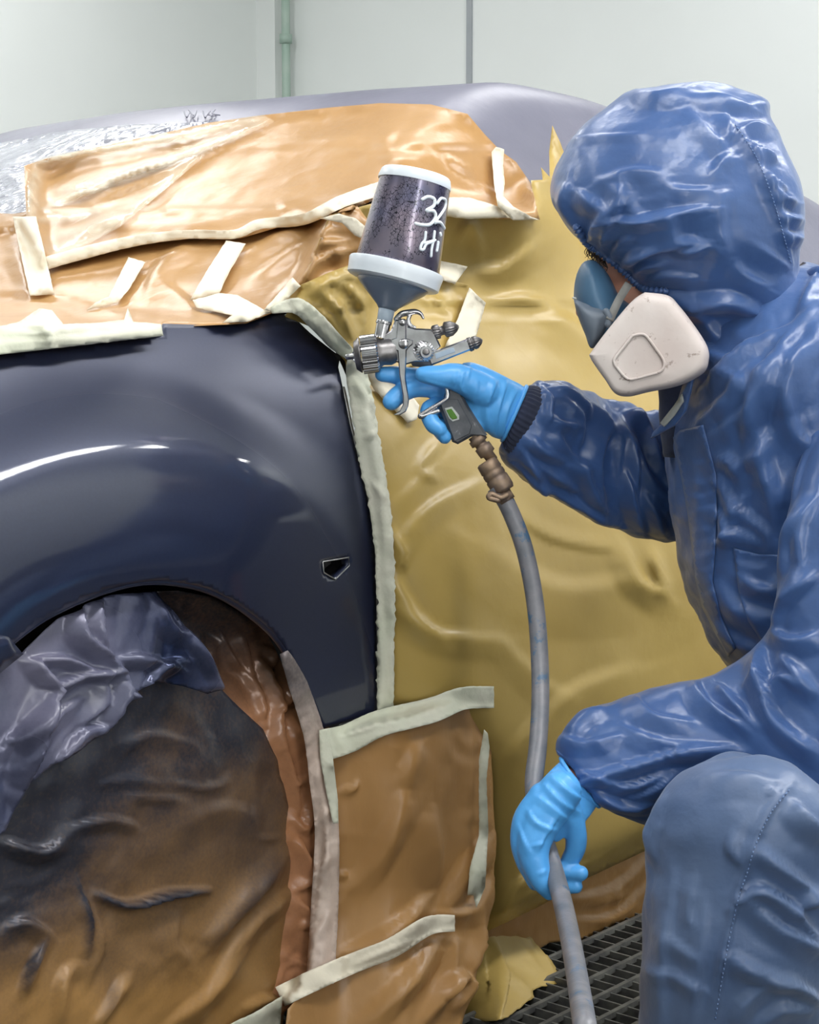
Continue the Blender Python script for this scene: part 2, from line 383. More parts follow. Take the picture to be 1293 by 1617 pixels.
M['wheel_film'] = spray_mat('wheel_film', (0.15, 0.145, 0.21), (0.10, 0.11, 0.175), (0.03, 0.042, 0.095), 0.30, 0.24, metal=0.75)
M['arch_paper'] = spray_mat('arch_paper', (0.42, 0.20, 0.10), (0.34, 0.155, 0.07), (0.05, 0.045, 0.05), 0.25, 0.26, vscale=12)
M['arch_tape'] = spray_mat('arch_tape', (0.62, 0.50, 0.42), (0.56, 0.44, 0.37), (0.09, 0.085, 0.10), 0.38, 0.36, vscale=12)
M['cloth'] = mat('blue_nylon', (0.038, 0.090, 0.245), 0.34, var=(0.047, 0.108, 0.28), vscale=9, bump=0.3, bscale=45, bdist=0.004, sheen=0.15, spec=0.6, crinkle=0.45, cscale=15, cdist=0.006)
M['cloth2'] = mat('blue_nylon_legs', (0.062, 0.108, 0.22), 0.42, var=(0.09, 0.138, 0.245), vscale=7, bump=0.25, bscale=60, bdist=0.003, sheen=0.2, spec=0.5, crinkle=0.4, cscale=12, cdist=0.006)
M['thread'] = mat('stitching', (0.10, 0.17, 0.34), 0.7, var=(0.16, 0.24, 0.42), vscale=50)
M['knit'] = mat('navy_knit', (0.012, 0.018, 0.045), 0.85, var=(0.018, 0.026, 0.06), vscale=90, sheen=0.2)
M['glove'] = mat('blue_nitrile', (0.10, 0.40, 0.83), 0.36, var=(0.085, 0.36, 0.78), vscale=14, bump=0.3, bscale=90, bdist=0.0015)
M['skin'] = mat('skin', (0.52, 0.25, 0.17), 0.5, var=(0.46, 0.20, 0.13), vscale=20)
M['hair'] = mat('dark_hair', (0.03, 0.018, 0.012), 0.6, var=(0.05, 0.03, 0.02), vscale=60)
M['mask_white'] = mat('dusty_white_plastic', (0.50, 0.425, 0.395), 0.5, var=(0.60, 0.54, 0.51), vscale=14, speck=((0.30, 0.24, 0.21), 70, 0.60), bump=0.15, bscale=80)
M['mask_panel'] = mat('dusty_beige_plastic', (0.40, 0.325, 0.27), 0.6, var=(0.49, 0.41, 0.355), vscale=18, bump=0.2, bscale=80)
M['mask_blue'] = mat('blue_grey_rubber', (0.055, 0.13, 0.22), 0.45, var=(0.075, 0.16, 0.27), vscale=12)
M['mask_grey'] = mat('grey_rubber', (0.15, 0.18, 0.22), 0.5, var=(0.12, 0.15, 0.19), vscale=10)
M['strap'] = mat('grey_strap', (0.16, 0.16, 0.15), 0.7, var=(0.20, 0.20, 0.19), vscale=60)
M['steel'] = mat('worn_chrome', (0.66, 0.66, 0.68), 0.2, metal=1.0, var=(0.42, 0.41, 0.42), vscale=45, bump=0.08, bscale=150, bdist=0.0006)
M['steel_dark'] = mat('stained_steel', (0.28, 0.27, 0.27), 0.38, metal=0.85, var=(0.15, 0.14, 0.14), vscale=90, bump=0.2, bscale=200, bdist=0.0006)
M['brass_dirty'] = mat('dirty_brass', (0.30, 0.21, 0.14), 0.5, metal=0.6, var=(0.19, 0.14, 0.11), vscale=90, bump=0.3, bscale=200, bdist=0.0006)
M['handle'] = mat('scuffed_handle', (0.045, 0.05, 0.06), 0.45, var=(0.085, 0.09, 0.10), vscale=60, speck=((0.25, 0.26, 0.28), 90, 0.62), bump=0.2, bscale=150)
M['lcd'] = mat('green_lcd', (0.07, 0.20, 0.015), 0.25, var=(0.06, 0.16, 0.012), vscale=120)
M['lcd_frame'] = mat('pale_frame', (0.45, 0.47, 0.44), 0.4, var=(0.36, 0.38, 0.36), vscale=80)
M['collar'] = mat('milky_plastic', (0.70, 0.75, 0.80), 0.3, var=(0.62, 0.68, 0.74), vscale=12, bump=0.15, bscale=60)
M['funnel'] = mat('smoky_plastic', (0.13, 0.17, 0.235), 0.3, var=(0.16, 0.20, 0.27), vscale=14, coat=0.5)
M['neck'] = mat('pale_blue_plastic', (0.40, 0.48, 0.57), 0.3, var=(0.34, 0.42, 0.5), vscale=30)
M['ink'] = mat('white_marker', (0.82, 0.88, 0.93), 0.5, var=(0.75, 0.82, 0.88), vscale=40)
M['hose'] = mat('dusty_hose', (0.13, 0.14, 0.16), 0.4, var=(0.20, 0.195, 0.21), vscale=40, speck=((0.06, 0.12, 0.20), 38, 0.58), bump=0.25, bscale=160, bdist=0.001)

def cup_material():
    m = mat('painted_cup', (0.24, 0.19, 0.23), 0.3, metal=0.7, coat=0.8, coat_rough=0.12, var=(0.11, 0.11, 0.18), vscale=16)
    nt = m.node_tree; L = nt.links; b = nt.nodes['Principled BSDF']; src = b.inputs['Base Color'].links[0].from_socket
    tc = nt.nodes.new('ShaderNodeTexCoord'); mp = nt.nodes.new('ShaderNodeMapping'); mp.inputs['Rotation'].default_value = (0, math.radians(-12), 0); mp.inputs['Scale'].default_value = (230, 230, 170)
    L.new(tc.outputs['Object'], mp.inputs[0])
    vo = nt.nodes.new('ShaderNodeTexVoronoi'); vo.distance = 'MANHATTAN'; vo.feature = 'F2'; vo.inputs['Scale'].default_value = 1.0
    v1 = nt.nodes.new('ShaderNodeTexVoronoi'); v1.distance = 'MANHATTAN'; v1.inputs['Scale'].default_value = 1.0
    L.new(mp.outputs[0], vo.inputs['Vector']); L.new(mp.outputs[0], v1.inputs['Vector'])
    sb = nt.nodes.new('ShaderNodeMath'); sb.operation = 'SUBTRACT'; L.new(vo.outputs['Distance'], sb.inputs[0]); L.new(v1.outputs['Distance'], sb.inputs[1])
    lt = nt.nodes.new('ShaderNodeMath'); lt.operation = 'LESS_THAN'; lt.inputs[1].default_value = 0.09; L.new(sb.outputs[0], lt.inputs[0])
    nz = nt.nodes.new('ShaderNodeTexNoise'); nz.inputs['Scale'].default_value = 30; L.new(tc.outputs['Object'], nz.inputs['Vector'])
    gt = nt.nodes.new('ShaderNodeMath'); gt.operation = 'GREATER_THAN'; gt.inputs[1].default_value = 0.47; L.new(nz.outputs['Fac'], gt.inputs[0])
    ml = nt.nodes.new('ShaderNodeMath'); ml.operation = 'MULTIPLY'; L.new(lt.outputs[0], ml.inputs[0]); L.new(gt.outputs[0], ml.inputs[1])
    mx = nt.nodes.new('ShaderNodeMix'); mx.data_type = 'RGBA'; mx.inputs[7].default_value = (0.008, 0.008, 0.02, 1)
    L.new(src, mx.inputs[6]); L.new(ml.outputs[0], mx.inputs[0]); L.new(mx.outputs[2], b.inputs['Base Color'])
    return m
M['cup'] = cup_material()

# ------------------------------------------------------------------ the booth
def struct(name, V, Fc, m, smooth=False):
    o = mesh_obj(name, V, Fc, m, None, smooth); o['kind'] = 'structure'; return o
T0, T1, O0, O1 = -3.9, 3.8, -3.9, 2.7
u3 = np.array([*U, 0]); n3 = np.array([*N, 0]); z3 = np.array([0, 0, 1.0])
def car_box(t0, t1, o0, o1, z0, z1):
    return box(cw((t0 + t1) / 2, (o0 + o1) / 2, (z0 + z1) / 2), u3 * (t1 - t0) / 2, n3 * (o1 - o0) / 2, z3 * (z1 - z0) / 2)
def wall_with_seams(name, along, at, lo, hi, out):
    """booth wall of bolted sheet panels: main slab and panels with narrow gaps between them"""
    mb = MB(); w = 0.04
    if along == 't': mb.add(*car_box(lo, hi, *(sorted((at, at + out * 0.1))), -0.4, CEIL))
    else: mb.add(*car_box(*(sorted((at, at + out * 0.1))), lo, hi, -0.4, CEIL))
    return struct(name, mb.v, mb.f, M['wall'])
wall_with_seams('wall_left', 't', O0, T0, T1, -1)
wall_with_seams('wall_back', 'o', T1, O0, O1, 1)
wall_with_seams('wall_right', 't', O1, T0, T1, 1)
wall_with_seams('wall_front', 'o', T0, O0, O1, -1)
V, Fc = car_box(T0, T1, O0, O1, CEIL, CEIL + 0.1); struct('ceiling', V, Fc, M['ceil'])
def wall_hit(x):                      # where the pixel column x meets the end wall, as off
    a = (x - 646.5) / F; o = 0.0
    q = P0 + T1 * U
    # (q + o n).x = a (q + o n).y
    return (a * q[1] - q[0]) / (N[0] - a * N[1])
k = 0
for x, w in ((740, 0.012), (1420, 0.012)):
    k += 1; o = wall_hit(x); V, Fc = car_box(T1 - 0.008, T1 + 0.01, o - w, o + w, 0, CEIL); struct('trim_%d' % k, V, Fc, M['seam'])
V, Fc = car_box(T1 - 0.05, T1, O0, wall_hit(452), 0, CEIL); struct('trim_3', V, Fc, M['wall'])
mb = MB(); po = wall_hit(469)
mb.add(*tube(cw([T1 - .05] * 3, [po] * 3, np.array([0.0, 1.5, CEIL - 0.02])), 0.017, 14))
pipe = thing('wall_pipe', 'thin pale green pipe running up the white booth wall behind the car roof', 'pipe', cw(T1 - .05, po, 0))
mb.build('pipe', M['pipe'], pipe)
for z in (1.05, 1.93):
    V, Fc = tube(cw([T1 - .05] * 2, [po] * 2, np.array([z, z + 0.035])), 0.025, 14); mesh_obj('bracket', V, Fc, M['pipe'], pipe)

# floor: open steel grating over a dark pit
mb = MB(); pitch_u, pitch_n = 0.0475, 0.028
for o in np.arange(O0, O1, pitch_u):
    mb.add(*car_box(T0, T1, o - 0.0035, o + 0.0035, -0.008, 0.0))
nb = len(mb.f)
for t in np.arange(T0, T1, pitch_n):
    mb.add(*car_box(t - 0.0017, t + 0.0017, O0, O1, -0.032, -0.003))
npit = len(mb.f)
mb.add(*car_box(T0, T1, O0, O1, -0.42, -0.40))
fl = struct('floor', mb.v, mb.f, M['grate']); fl.data.materials.append(M['pit'])
for p in list(fl.data.polygons)[npit:]: p.material_index = 1

lm, lnt, lb = new_mat('lamp_diffuser'); lb.inputs['Emission Color'].default_value = (1, 1, 1, 1); lb.inputs['Emission Strength'].default_value = 6.0
for i, (t, off) in enumerate(LAMPS):
    g = thing('ceiling_light', 'white fluorescent strip light on the booth ceiling', 'ceiling light', cw(t, off, CEIL - 0.1), 'booth ceiling lights')
    V, Fc = car_box(t - 0.68, t + 0.68, off - 0.2, off + 0.2, CEIL - 0.1, CEIL); mesh_obj('housing', V, Fc, M['lampbox'], g, False)
    V, Fc = car_box(t - 0.64, t + 0.64, off - 0.17, off + 0.17, CEIL - 0.108, CEIL - 0.1); mesh_obj('diffuser', V, Fc, lm, g, False)

for t, off in FILL_LAMPS:
    g = thing('fill_light', 'unseen tall white light added on the near booth wall as front fill', 'wall light', cw(t, off - 0.05, 0.45))
    V, Fc = car_box(t - 0.2, t + 0.2, off - 0.1, off, 0.45, 2.45); mesh_obj('housing', V, Fc, M['lampbox'], g, False)
    V, Fc = car_box(t - 0.17, t + 0.17, off - 0.108, off - 0.1, 0.5, 2.4); mesh_obj('diffuser', V, Fc, lm, g, False)

# ------------------------------------------------------------------ car body shape
TC, ZC, RA = -0.448, 0.338, 0.32
def sstep(a, b, x):
    s = np.clip((x - a) / (b - a), 0, 1); return s * s * (3 - 2 * s)
def side_off(t, z):
    t = np.asarray(t, float); z = np.asarray(z, float)
    r = np.hypot(t - TC, z - ZC); phi = np.degrees(np.arctan2(t - TC, z - ZC))
    wq = 1 - sstep(22, 66, phi)
    rs = r - 0.03 * sstep(10, 60, phi)
    h = 0.040 - 1.0 * (rs - 0.40) ** 2 * (rs > 0.40) - 1.6 * (rs - 0.40) ** 2 * (rs < 0.40)
    fall = 1 - sstep(0.462, 0.562, rs)
    fl = np.maximum(h, 0.0) * fall * wq
    valley = -0.000 * np.exp(-((rs - 0.53) / 0.03) ** 2) * wq
    top = -1.7 * np.maximum(z - 0.70, 0) ** 2
    barrel = -0.10 * np.maximum(0.62 - z, 0) ** 2
    return fl + valley + top + barrel
def smin(a, b, k): 
    h = np.clip(0.5 + 0.5 * (b - a) / k, 0, 1); return b * (1 - h) + a * h - k * h * (1 - h)
def top_z(t, off):
    lat = (off + 0.875) / 0.82; l2 = 1 - lat * lat
    hood = 0.932 + 0.022 * l2 + 0.02 * np.clip(t, -1, 0)
    ws = 0.95 + 0.45 * (t + 0.05 + 0.12 * l2)
    roof = 1.317 - 0.003 * lat * lat - 0.25 * np.maximum(t - 0.78, 0) ** 2 - 0.03 * np.maximum(1.0 - t, 0) ** 2
    sd = 0.945 + 1.35 * (-off - 0.09); sf = 0.93 + 1.35 * (off + 2.0)
    g = smin(smin(ws, roof, 0.05), smin(sd, sf, 0.05), 0.06)
    return np.maximum(hood, g) + 0.01 * np.exp(-((hood - g) / 0.03) ** 2)
def grid_faces(a, b):
    return [(i * b + j, (i + 1) * b + j, (i + 1) * b + j + 1, i * b + j + 1) for i in range(a - 1) for j in range(b - 1)]
def shell(ts, inset=0.0, zlo=-0.05, nside=70, ntop=90):
    zz = np.linspace(zlo, 0.93, nside); oo = np.linspace(-0.09, -1.66, ntop)
    Tz, Zz = np.meshgrid(ts, zz, indexing='ij'); A = cw(Tz, side_off(Tz, Zz) - inset, Zz)
    Tt, Oo = np.meshgrid(ts, oo, indexing='ij'); B = cw(Tt, Oo, top_z(Tt, Oo) - inset)
    Gd = np.concatenate([A, B], 1); k = Gd.shape[1]
    return Gd.reshape(-1, 3), grid_faces(len(ts), k)
BV, BF = shell(np.linspace(-1.1, 3.4, 260), nside=140, ntop=120)
BASE = BVHTree.FromPolygons([Vector(v) for v in BV], BF)
STACK = [BASE]
def base_normal(p):
    loc, nn, idx, d = BASE.find_nearest(Vector(p), 1.0)
    if nn is None: return n3
    nn = np.array(nn)
    return nn if nn @ (CAM - p) > 0 else -nn

car = thing('car', 'car with a dark navy front wing, its other bodywork masked with paper and film', 'car', cw(-0.45, -0.4, 0))
sh_v, sh_f = shell(np.linspace(0.02, 3.35, 120), inset=0.03, zlo=0.14)
mesh_obj('body_shell', sh_v, sh_f, M['silver'], car)['label'] = 'silver grey bodywork of roof and doors under the film'
tt = np.linspace(-1.05, 0.02, 50); oo = np.linspace(-0.14, -1.6, 50); A, B = np.meshgrid(tt, oo, indexing='ij')
hv = cw(A, B, top_z(A, B) - 0.03).reshape(-1, 3); mesh_obj('bonnet', hv, grid_faces(50, 50), M['silver'], car)

def to_side(px, it=25):
    """(t, z) of pixels on the car's side"""
    d = ray(px); off = np.zeros(len(d))
    for _ in range(it):
        q = P0 + off[:, None] * N
        s = (q @ N) / (d[:, :2] @ N); w = s[:, None] * d
        t = (w[:, :2] - P0) @ U; z = CAMZ + w[:, 2]
        off = off + 0.6 * (side_off(t, z) - off)
    return np.stack([t, z], -1)
arch_px = [(510.5, 1151), (485, 1098), (449, 1021), (398, 970), (332, 932), (265, 919), (214, 921.5), (153, 939), (76, 975), (20, 1016), (-60, 1085), (-130, 1160)]
fender_px = np.concatenate([
    curve([(-150, 578), (0, 560), (127, 546), (255, 531)], 8), curve([(257, 511), (332, 513), (388, 510), (434, 495)], 6), curve([(464, 500), (490, 526), (537, 563)], 4),
    [(534, 580)], curve([(541, 612), (556, 684), (577, 771), (589.6, 837), (594.7, 990), (594.7, 1128)], 8), curve(arch_px, 8), [(-150, 1130)]])
ftz = to_side(fender_px); ftz = resample(ftz, 0.008)
hole_px = np.array([(509, 887), (550, 880), (551, 893), (529, 915), (510.5, 904)]); hole = resample(to_side(hole_px), 0.006)
fv, ff = cdt(ftz, 0.0065, hole)
fender = mesh_obj('fender', cw(fv[:, 0], side_off(fv[:, 0], fv[:, 1]), fv[:, 1]), ff, M['paint'], car)
r_ = np.hypot(fv[:, 0] - TC, fv[:, 1] - ZC)
dry = sstep(0.480, 0.51, r_ - 0.05 * np.clip((fv[:, 0] + 0.25) / 0.2, -0.5, 0.6) * -1)
at = fender.data.attributes.new('dry', 'FLOAT', 'POINT'); at.data.foreach_set('value', np.clip(dry, 0, 1).astype(np.float32))
fender['label'] = 'freshly sprayed dark navy metallic front wing'
md = fender.modifiers.new('thickness', 'SOLIDIFY'); md.thickness = 0.012; md.offset = -1
# bare folded edge of the wing against the door, rolled lip of the arch
ed = to_side(np.array([(541, 612), (556, 684), (577, 771), (589.6, 837), (594.7, 990), (594.7, 1128)])); ed = curve(ed, 6)
V, Fc = tube(cw(ed[:, 0] + 0.002, side_off(ed[:, 0], ed[:, 1]) - 0.002, ed[:, 1]), 0.003, 8); mesh_obj('flange', V, Fc, M['steel_edge'], fender)['label'] = 'bright folded edge of the wing'
al = curve(to_side(np.array(arch_px[:10])), 6)
V, Fc = tube(cw(al[:, 0], side_off(al[:, 0], al[:, 1]) - 0.005, al[:, 1]), 0.0045, 8); mesh_obj('arch_lip', V, Fc, M['paint'], fender)
# recess behind the indicator opening
hb = to_side(hole_px); c = hb.mean(0); ring = lambda s, o: cw(c[0] + (hb[:, 0] - c[0]) * s, side_off(hb[:, 0], hb[:, 1]) + o, c[1] + (hb[:, 1] - c[1]) * s)
V = np.concatenate([ring(1.12, -0.0135), ring(1.05, -0.05)]); Fc = [(i, (i + 1) % 5, 5 + (i + 1) % 5, 5 + i) for i in range(5)] + [(9, 8, 7, 6, 5)]
mesh_obj('indicator_opening', V, Fc, M['black'], fender, False)['label'] = 'small black five-sided opening for a side indicator'
V, Fc = tube(np.vstack([ring(1.0, 0.0005), ring(1.0, 0.0005)[:1]]), 0.0009, 6); mesh_obj('opening_rim', V, Fc, M['steel_edge'], fender)
hp = to_side(np.array([(531, 892), (549, 884), (550, 893), (530, 911)]))
V = np.concatenate([cw(hp[:, 0], -0.02, hp[:, 1]), cw(hp[:, 0], -0.04, hp[:, 1])]); Fc = [(0, 1, 2, 3), (4, 7, 6, 5), (0, 4, 5, 1), (1, 5, 6, 2), (2, 6, 7, 3), (3, 7, 4, 0)]
mesh_obj('bracket', V, Fc, M['steel_dark'], fender, False)
# bumper corner at the left, below the wing
bp = resample(to_side(np.array([(-150, 1010), (-40, 998), (2, 1004), (25, 1031), (-2, 1053), (-150, 1180)])), 0.01)
bv, bf = cdt(bp, 0.012); b = mesh_obj('bumper', cw(bv[:, 0], side_off(bv[:, 0], bv[:, 1]) + 0.012, bv[:, 1]), bf, M['paint'], car)
md = b.modifiers.new('thickness', 'SOLIDIFY'); md.thickness = 0.014; md.offset = -1
# wheel behind its paper, and the dark arch liner
wc = cw(TC, -0.16, 0.31)
V, Fc = lathe(wc - n3 * 0.11, wc + n3 * 0.08, [(0, .16), (0, .24), (0.06, .29), (0.25, .305), (0.75, .305), (0.94, .29), (1, .24), (1, .16)], 64)
mesh_obj('wheel', V, Fc, M['rubber'], car)
a = np.linspace(-1.9, 2.3, 60); V = []
for rr, o in ((RA + 0.012, -0.012), (RA + 0.11, -0.05), (RA + 0.11, -0.42), (0.02, -0.42)):
    V.append(cw(TC + rr * np.sin(a), side_off(TC + rr * np.sin(a), ZC + rr * np.cos(a)) * (o > -0.05) + o, ZC + rr * np.cos(a)))
V = np.concatenate(V); Fc = [(k * 60 + i, k * 60 + i + 1, (k + 1) * 60 + i + 1, (k + 1) * 60 + i) for k in range(3) for i in range(59)]
mesh_obj('arch_liner', V, Fc, M['black'], car)

# ------------------------------------------------------------------ masking sheets and tapes
def plane_hit(P, off):
    d = ray(P); q = P0 + off * N; s = (q @ N) / (d[:, :2] @ N); return CAM + s[:, None] * d
SHEETS = {}
def sheet(name, poly, m, label, cat, step=7, on='stack', lift=0.003, cr=0.004, crs=9.0, folds=(), seed=1, jag=0.0, smooth=0, off=None, thick=0.0006, seglen=None, wavy=0.0, group=None, addstack=True, spray=None, sharpn=0.92, bridge=4, dilate=False, fmul=1.35, post=None, parent=None, minlift=0.0):
    """paper, film or tape lying on the car: outline traced, carried onto what lies below it, then creased"""
    poly = np.asarray(poly, float)
    if smooth: poly = curve(np.vstack([poly, poly[:1]]), smooth)[:-1]
    poly = resample(poly, seglen or step, jag, seed)
    Q, Fc = cdt(poly, step)
    if on == 'plane':
        offv = off(Q) if callable(off) else off
        if np.ndim(offv):
            d = ray(Q); q = P0[None] + offv[:, None] * N; s = (q @ N) / (d[:, :2] @ N); B = CAM + s[:, None] * d
        else: B = plane_hit(Q, offv)
        NB = np.repeat(n3[None], len(Q), 0)
    else:
        B = np.zeros((len(Q), 3)); dist = np.zeros(len(Q)); C = Vector(CAM); trees = STACK if on == 'stack' else [BASE]
        D = ray(Q)
        for i in range(len(Q)):
            best = None; q = Q[i].copy()
            for _ in range(40):
                dv = Vector(D[i]).normalized() if _ == 0 else Vector(ray(q)).normalized()
                for tr in trees:
                    h = tr.ray_cast(C, dv)
                    if h[0] is not None and (best is None or h[3] < best[1]): best = (h[0], h[3])
                if best: break
                q[1] += 3
            B[i] = best[0] if best else CAM + D[i] * 3; dist[i] = np.linalg.norm(B[i] - CAM)
        if on == 'stack' and len(trees) > 1:            # tapes and sheets bridge small steps of what is under them
            nb = [set() for _ in range(len(Q))]
            for f in Fc:
                for a_ in f:
                    nb[a_].update(f)
            nb = [np.array(sorted(x)) for x in nb]
            kk = max(len(x) for x in nb); NBI = np.array([list(x) + [x[0]] * (kk - len(x)) for x in nb])
            d0 = dist.copy()
            if dilate: dist = dist[NBI].min(1); dist = dist[NBI].min(1)
            sm = dist.copy()
            for _ in range(bridge): sm = np.minimum(sm[NBI].mean(1), dist)
            B = CAM + (B - CAM) * (sm / d0)[:, None]
        NB = np.array([base_normal(p) for p in B])
    h = lift + minlift
    if cr: h = h + cr * 2 * (crumple(B, crs, seed, 6, sharpn) + 0.45 * crumple(B, crs * 2.9, seed + 50, 6, sharpn))
    if wavy: h = h + wavy * (1 + fbm(B * 5, seed + 70, 2)) * 0.5
    fd = fmul * folds_disp(Q, folds) if len(folds) else 0
    h = np.maximum(h + fd, 0.0008) if on != 'plane' else h + fd
    h = h + np.zeros(len(Q))
    if on == 'plane': V = B + NB * h[:, None]
    else:
        dv = CAM - B; dv /= np.linalg.norm(dv, axis=1)[:, None]; V = B + dv * (h / np.clip(np.einsum('ij,ij->i', dv, NB), 0.45, 1))[:, None]
    if post: V = post(Q, V)
    o = mesh_obj(name, V, Fc, m, parent)
    if spray is not None:
        at = o.data.attributes.new('spray', 'FLOAT', 'POINT'); at.data.foreach_set('value', np.clip(spray(Q, V), 0, 1).astype(np.float32))
    md = o.modifiers.new('thickness', 'SOLIDIFY'); md.thickness = thick; md.offset = 0
    if parent is None: tag(o, label, cat, group)
    if addstack: STACK.append(BVHTree.FromPolygons([Vector(v) for v in V], Fc))
    SHEETS[label] = o
    return o
def zz(ox, oy, k, pts): return [(ox + x / k, oy + y / k) for x, y in pts]
def r3(px): return np.stack(np.broadcast_arrays(px[0], px[1]), -1)
# lavender film over the whole roof, built on the roof itself
tt = np.linspace(0.10, 3.2, 150); oo = np.linspace(-0.10, -1.64, 110); A, B = np.meshgrid(tt, oo, indexing='ij')
zt = top_z(A, B)
base = cw(A, B, zt).reshape(-1, 3); nn = vnormals(base, grid_faces(150, 110)); nn *= np.sign(nn[:, 2:3] + 1e-9)
hh = 0.002 + 0.003 * crumple(base * np.array([1, 1, 1]), 5, 41) + 0.002 * fbm(base * 4, 5, 2)
V = base + nn * hh[:, None]; Fg = grid_faces(150, 110)
film = mesh_obj('plastic_film', V, Fg, M['film']); md = film.modifiers.new('thickness', 'SOLIDIFY'); md.thickness = 0.0005
tag(film, 'thin lavender masking film stretched over the grey roof of the car', 'masking film')
STACK.append(BVHTree.FromPolygons([Vector(v) for v in V], Fg))

mb = MB()                       # grey printed letters on the film
def on_stack(q):
    best = None; d = Vector(ray(np.array(q, float))).normalized()
    for tr in STACK:
        h = tr.ray_cast(Vector(CAM), d)
        if h[0] is not None and (best is None or h[3] < best[1]): best = (h[0], h[3])
    p = np.array(best[0]) if best else pix(q[0], q[1], 3.2)
    return p
def stroke_px(mb, pts, r, lift=0.007, n=6):
    P = np.array([on_stack(q) for q in curve(np.array(pts, float), 4)]); P = P + np.array([base_normal(p) for p in P]) * lift
    mb.add(*tube(P, r, n))
for s in ([(292, 172), (297, 184), (302, 174), (308, 184), (312, 170)], [(300, 169), (307, 180)], [(322, 171), (326, 185), (331, 174), (336, 183)], [(334, 171), (330, 178), (343, 181)], [(341, 168), (337, 176), (349, 179)]):
    stroke_px(mb, [(x, 187 + (y - 178) * 0.75) for x, y in s], 0.0012)
mb.build('printed_mark', M['print'], film)

silver = sheet('plastic_film', [(-110, 232), (0, 226), (90, 208), (200, 197), (300, 194), (415, 186), (330, 200), (200, 232), (90, 256), (46, 272), (44, 345), (20, 362), (-110, 372)], M['film_silver'],
      'crinkled shiny silver film over the far windscreen at left of the brown paper', 'masking film', step=5, cr=0.013, crs=11, seed=5, lift=0.002,
      folds=[([(300, 190), (150, 215), (20, 250)], 6, 0.012, 's'), ([(380, 188), (230, 208), (60, 246)], 5, 0.010, 's'), ([(0, 270), (40, 285)], 8, .01, 's'), ([(-10, 310), (45, 300)], 7, .012, 's')], wavy=0.008)
# yellow paper over the door and side window
yellow = sheet('masking_paper', [(450, 500), (480, 440), (520, 340), (600, 318), (700, 326), (800, 335), (846, 340), (838, 285), (857, 284), (854, 264), (868, 280), (867, 240), (872, 198), (884, 224), (898, 262), (960, 245), (1050, 270), (1150, 335), (1270, 430), (1400, 540), (1420, 1120), (1200, 1255), (1030, 1338), (930, 1385), (850, 1432), (762, 1474), (742, 1440), (735, 1300), (715, 1165), (650, 1140), (614, 1120), (610, 1100), (596, 900), (585, 760), (560, 640), (545, 570), (500, 520)], M['yellow'],
      'large sheet of yellow kraft paper over the car door and side window', 'masking paper', step=8, cr=0.003, crs=3.5, seed=21, fmul=1.7, lift=0.004, wavy=0.006, bridge=160,
      folds=[([(706, 560), (690, 620), (630, 700)], 16, 0.004, 's'), ([(698, 700), (664, 742)], 7, 0.006, 's'), ([(664, 742), (694, 756)], 5, 0.005, 's'), ([(620, 800), (660, 760), (700, 720)], 10, .003, 's'),
             ([(985, 862), (1010, 915), (1052, 942)], 14, 0.010, 's'), ([(1052, 942), (1030, 870)], 10, 0.006, 'r'), ([(975, 870), (870, 850), (800, 800)], 9, .004, 's'),
             ([(615, 870), (680, 800), (760, 760)], 12, .005, 's'), ([(620, 905), (650, 960), (700, 1010)], 12, .008, 's'), ([(630, 960), (690, 1000), (790, 1010)], 14, .007, 's'), ([(650, 860), (640, 880), (632, 900)], 5, .005, 's'),
             ([(610, 830), (635, 860), (640, 900)], 6, .006, 's'), ([(870, 300), (930, 420), (960, 560)], 14, .008, 's'), ([(770, 480), (830, 470), (900, 500)], 12, .006, 's'), ([(750, 430), (800, 420), (850, 380)], 12, .007, 's'),
             ([(720, 380), (745, 350), (760, 400)], 9, .006, 's'), ([(860, 480), (960, 560)], 20, .008, 's'), ([(800, 1200), (900, 1100), (1000, 1060)], 25, .006, 's'), ([(780, 1000), (860, 1080), (900, 1100)], 14, .004, 's'),
             ([(790, 1440), (830, 1390), (880, 1380)], 14, .010, 's'), ([(770, 1450), (860, 1400), (960, 1350)], 10, .008, 's'), ([(640, 640), (690, 610), (760, 650)], 14, .006, 's'), ([(760, 860), (880, 930), (1000, 920)], 30, .007, 's'), ([(740, 600), (790, 860)], 18, .005, 's')])
lower = sheet('masking_paper', [(700, 1500), (740, 1460), (830, 1415), (884, 1385), (960, 1340), (1030, 1300), (1200, 1210), (1210, 1320), (1100, 1390), (1022, 1442), (965, 1460), (915, 1482), (860, 1486), (800, 1520)], M['kraft_dark'],
      'narrow brown paper tucked under the bottom edge of the yellow door paper', 'masking paper', on='plane', off=lambda Q: -0.03 + 0.0 * Q[:, 0], step=6, cr=0.006, crs=12, seed=8,
      folds=[([(884, 1420), (960, 1400), (1025, 1345)], 8, .012, 's'), ([(905, 1450), (962, 1442), (1022, 1385)], 7, .012, 's'), ([(962, 1442), (958, 1400)], 5, .008, 's'), ([(920, 1425), (985, 1405)], 6, .008, 's')])
skirt = sheet('masking_paper', [(640, 1478), (760, 1462), (800, 1464), (832, 1478), (862, 1512), (886, 1547), (868, 1553), (850, 1556), (836, 1563), (838, 1573), (824, 1584), (806, 1596), (786, 1608), (760, 1611), (735, 1608), (715, 1620), (640, 1640)], M['yellow'],
      'torn yellow paper skirt resting on the grating below the car door', 'masking paper', on='plane', off=lambda Q: -0.04 + 0.125 * np.clip((Q[:, 1] - 1465) / 130, 0, 1.1) * np.clip((Q[:, 0] - 690) / 90, 0, 1), step=5, cr=0.004, crs=12, seed=9, jag=0.8,
      folds=[([(770, 1475), (790, 1540), (780, 1600)], 8, .014, 's'), ([(785, 1520), (830, 1560)], 7, .007, 's'), ([(755, 1500), (760, 1580)], 10, .01, 's'), ([(800, 1475), (850, 1530)], 10, .006, 's')])

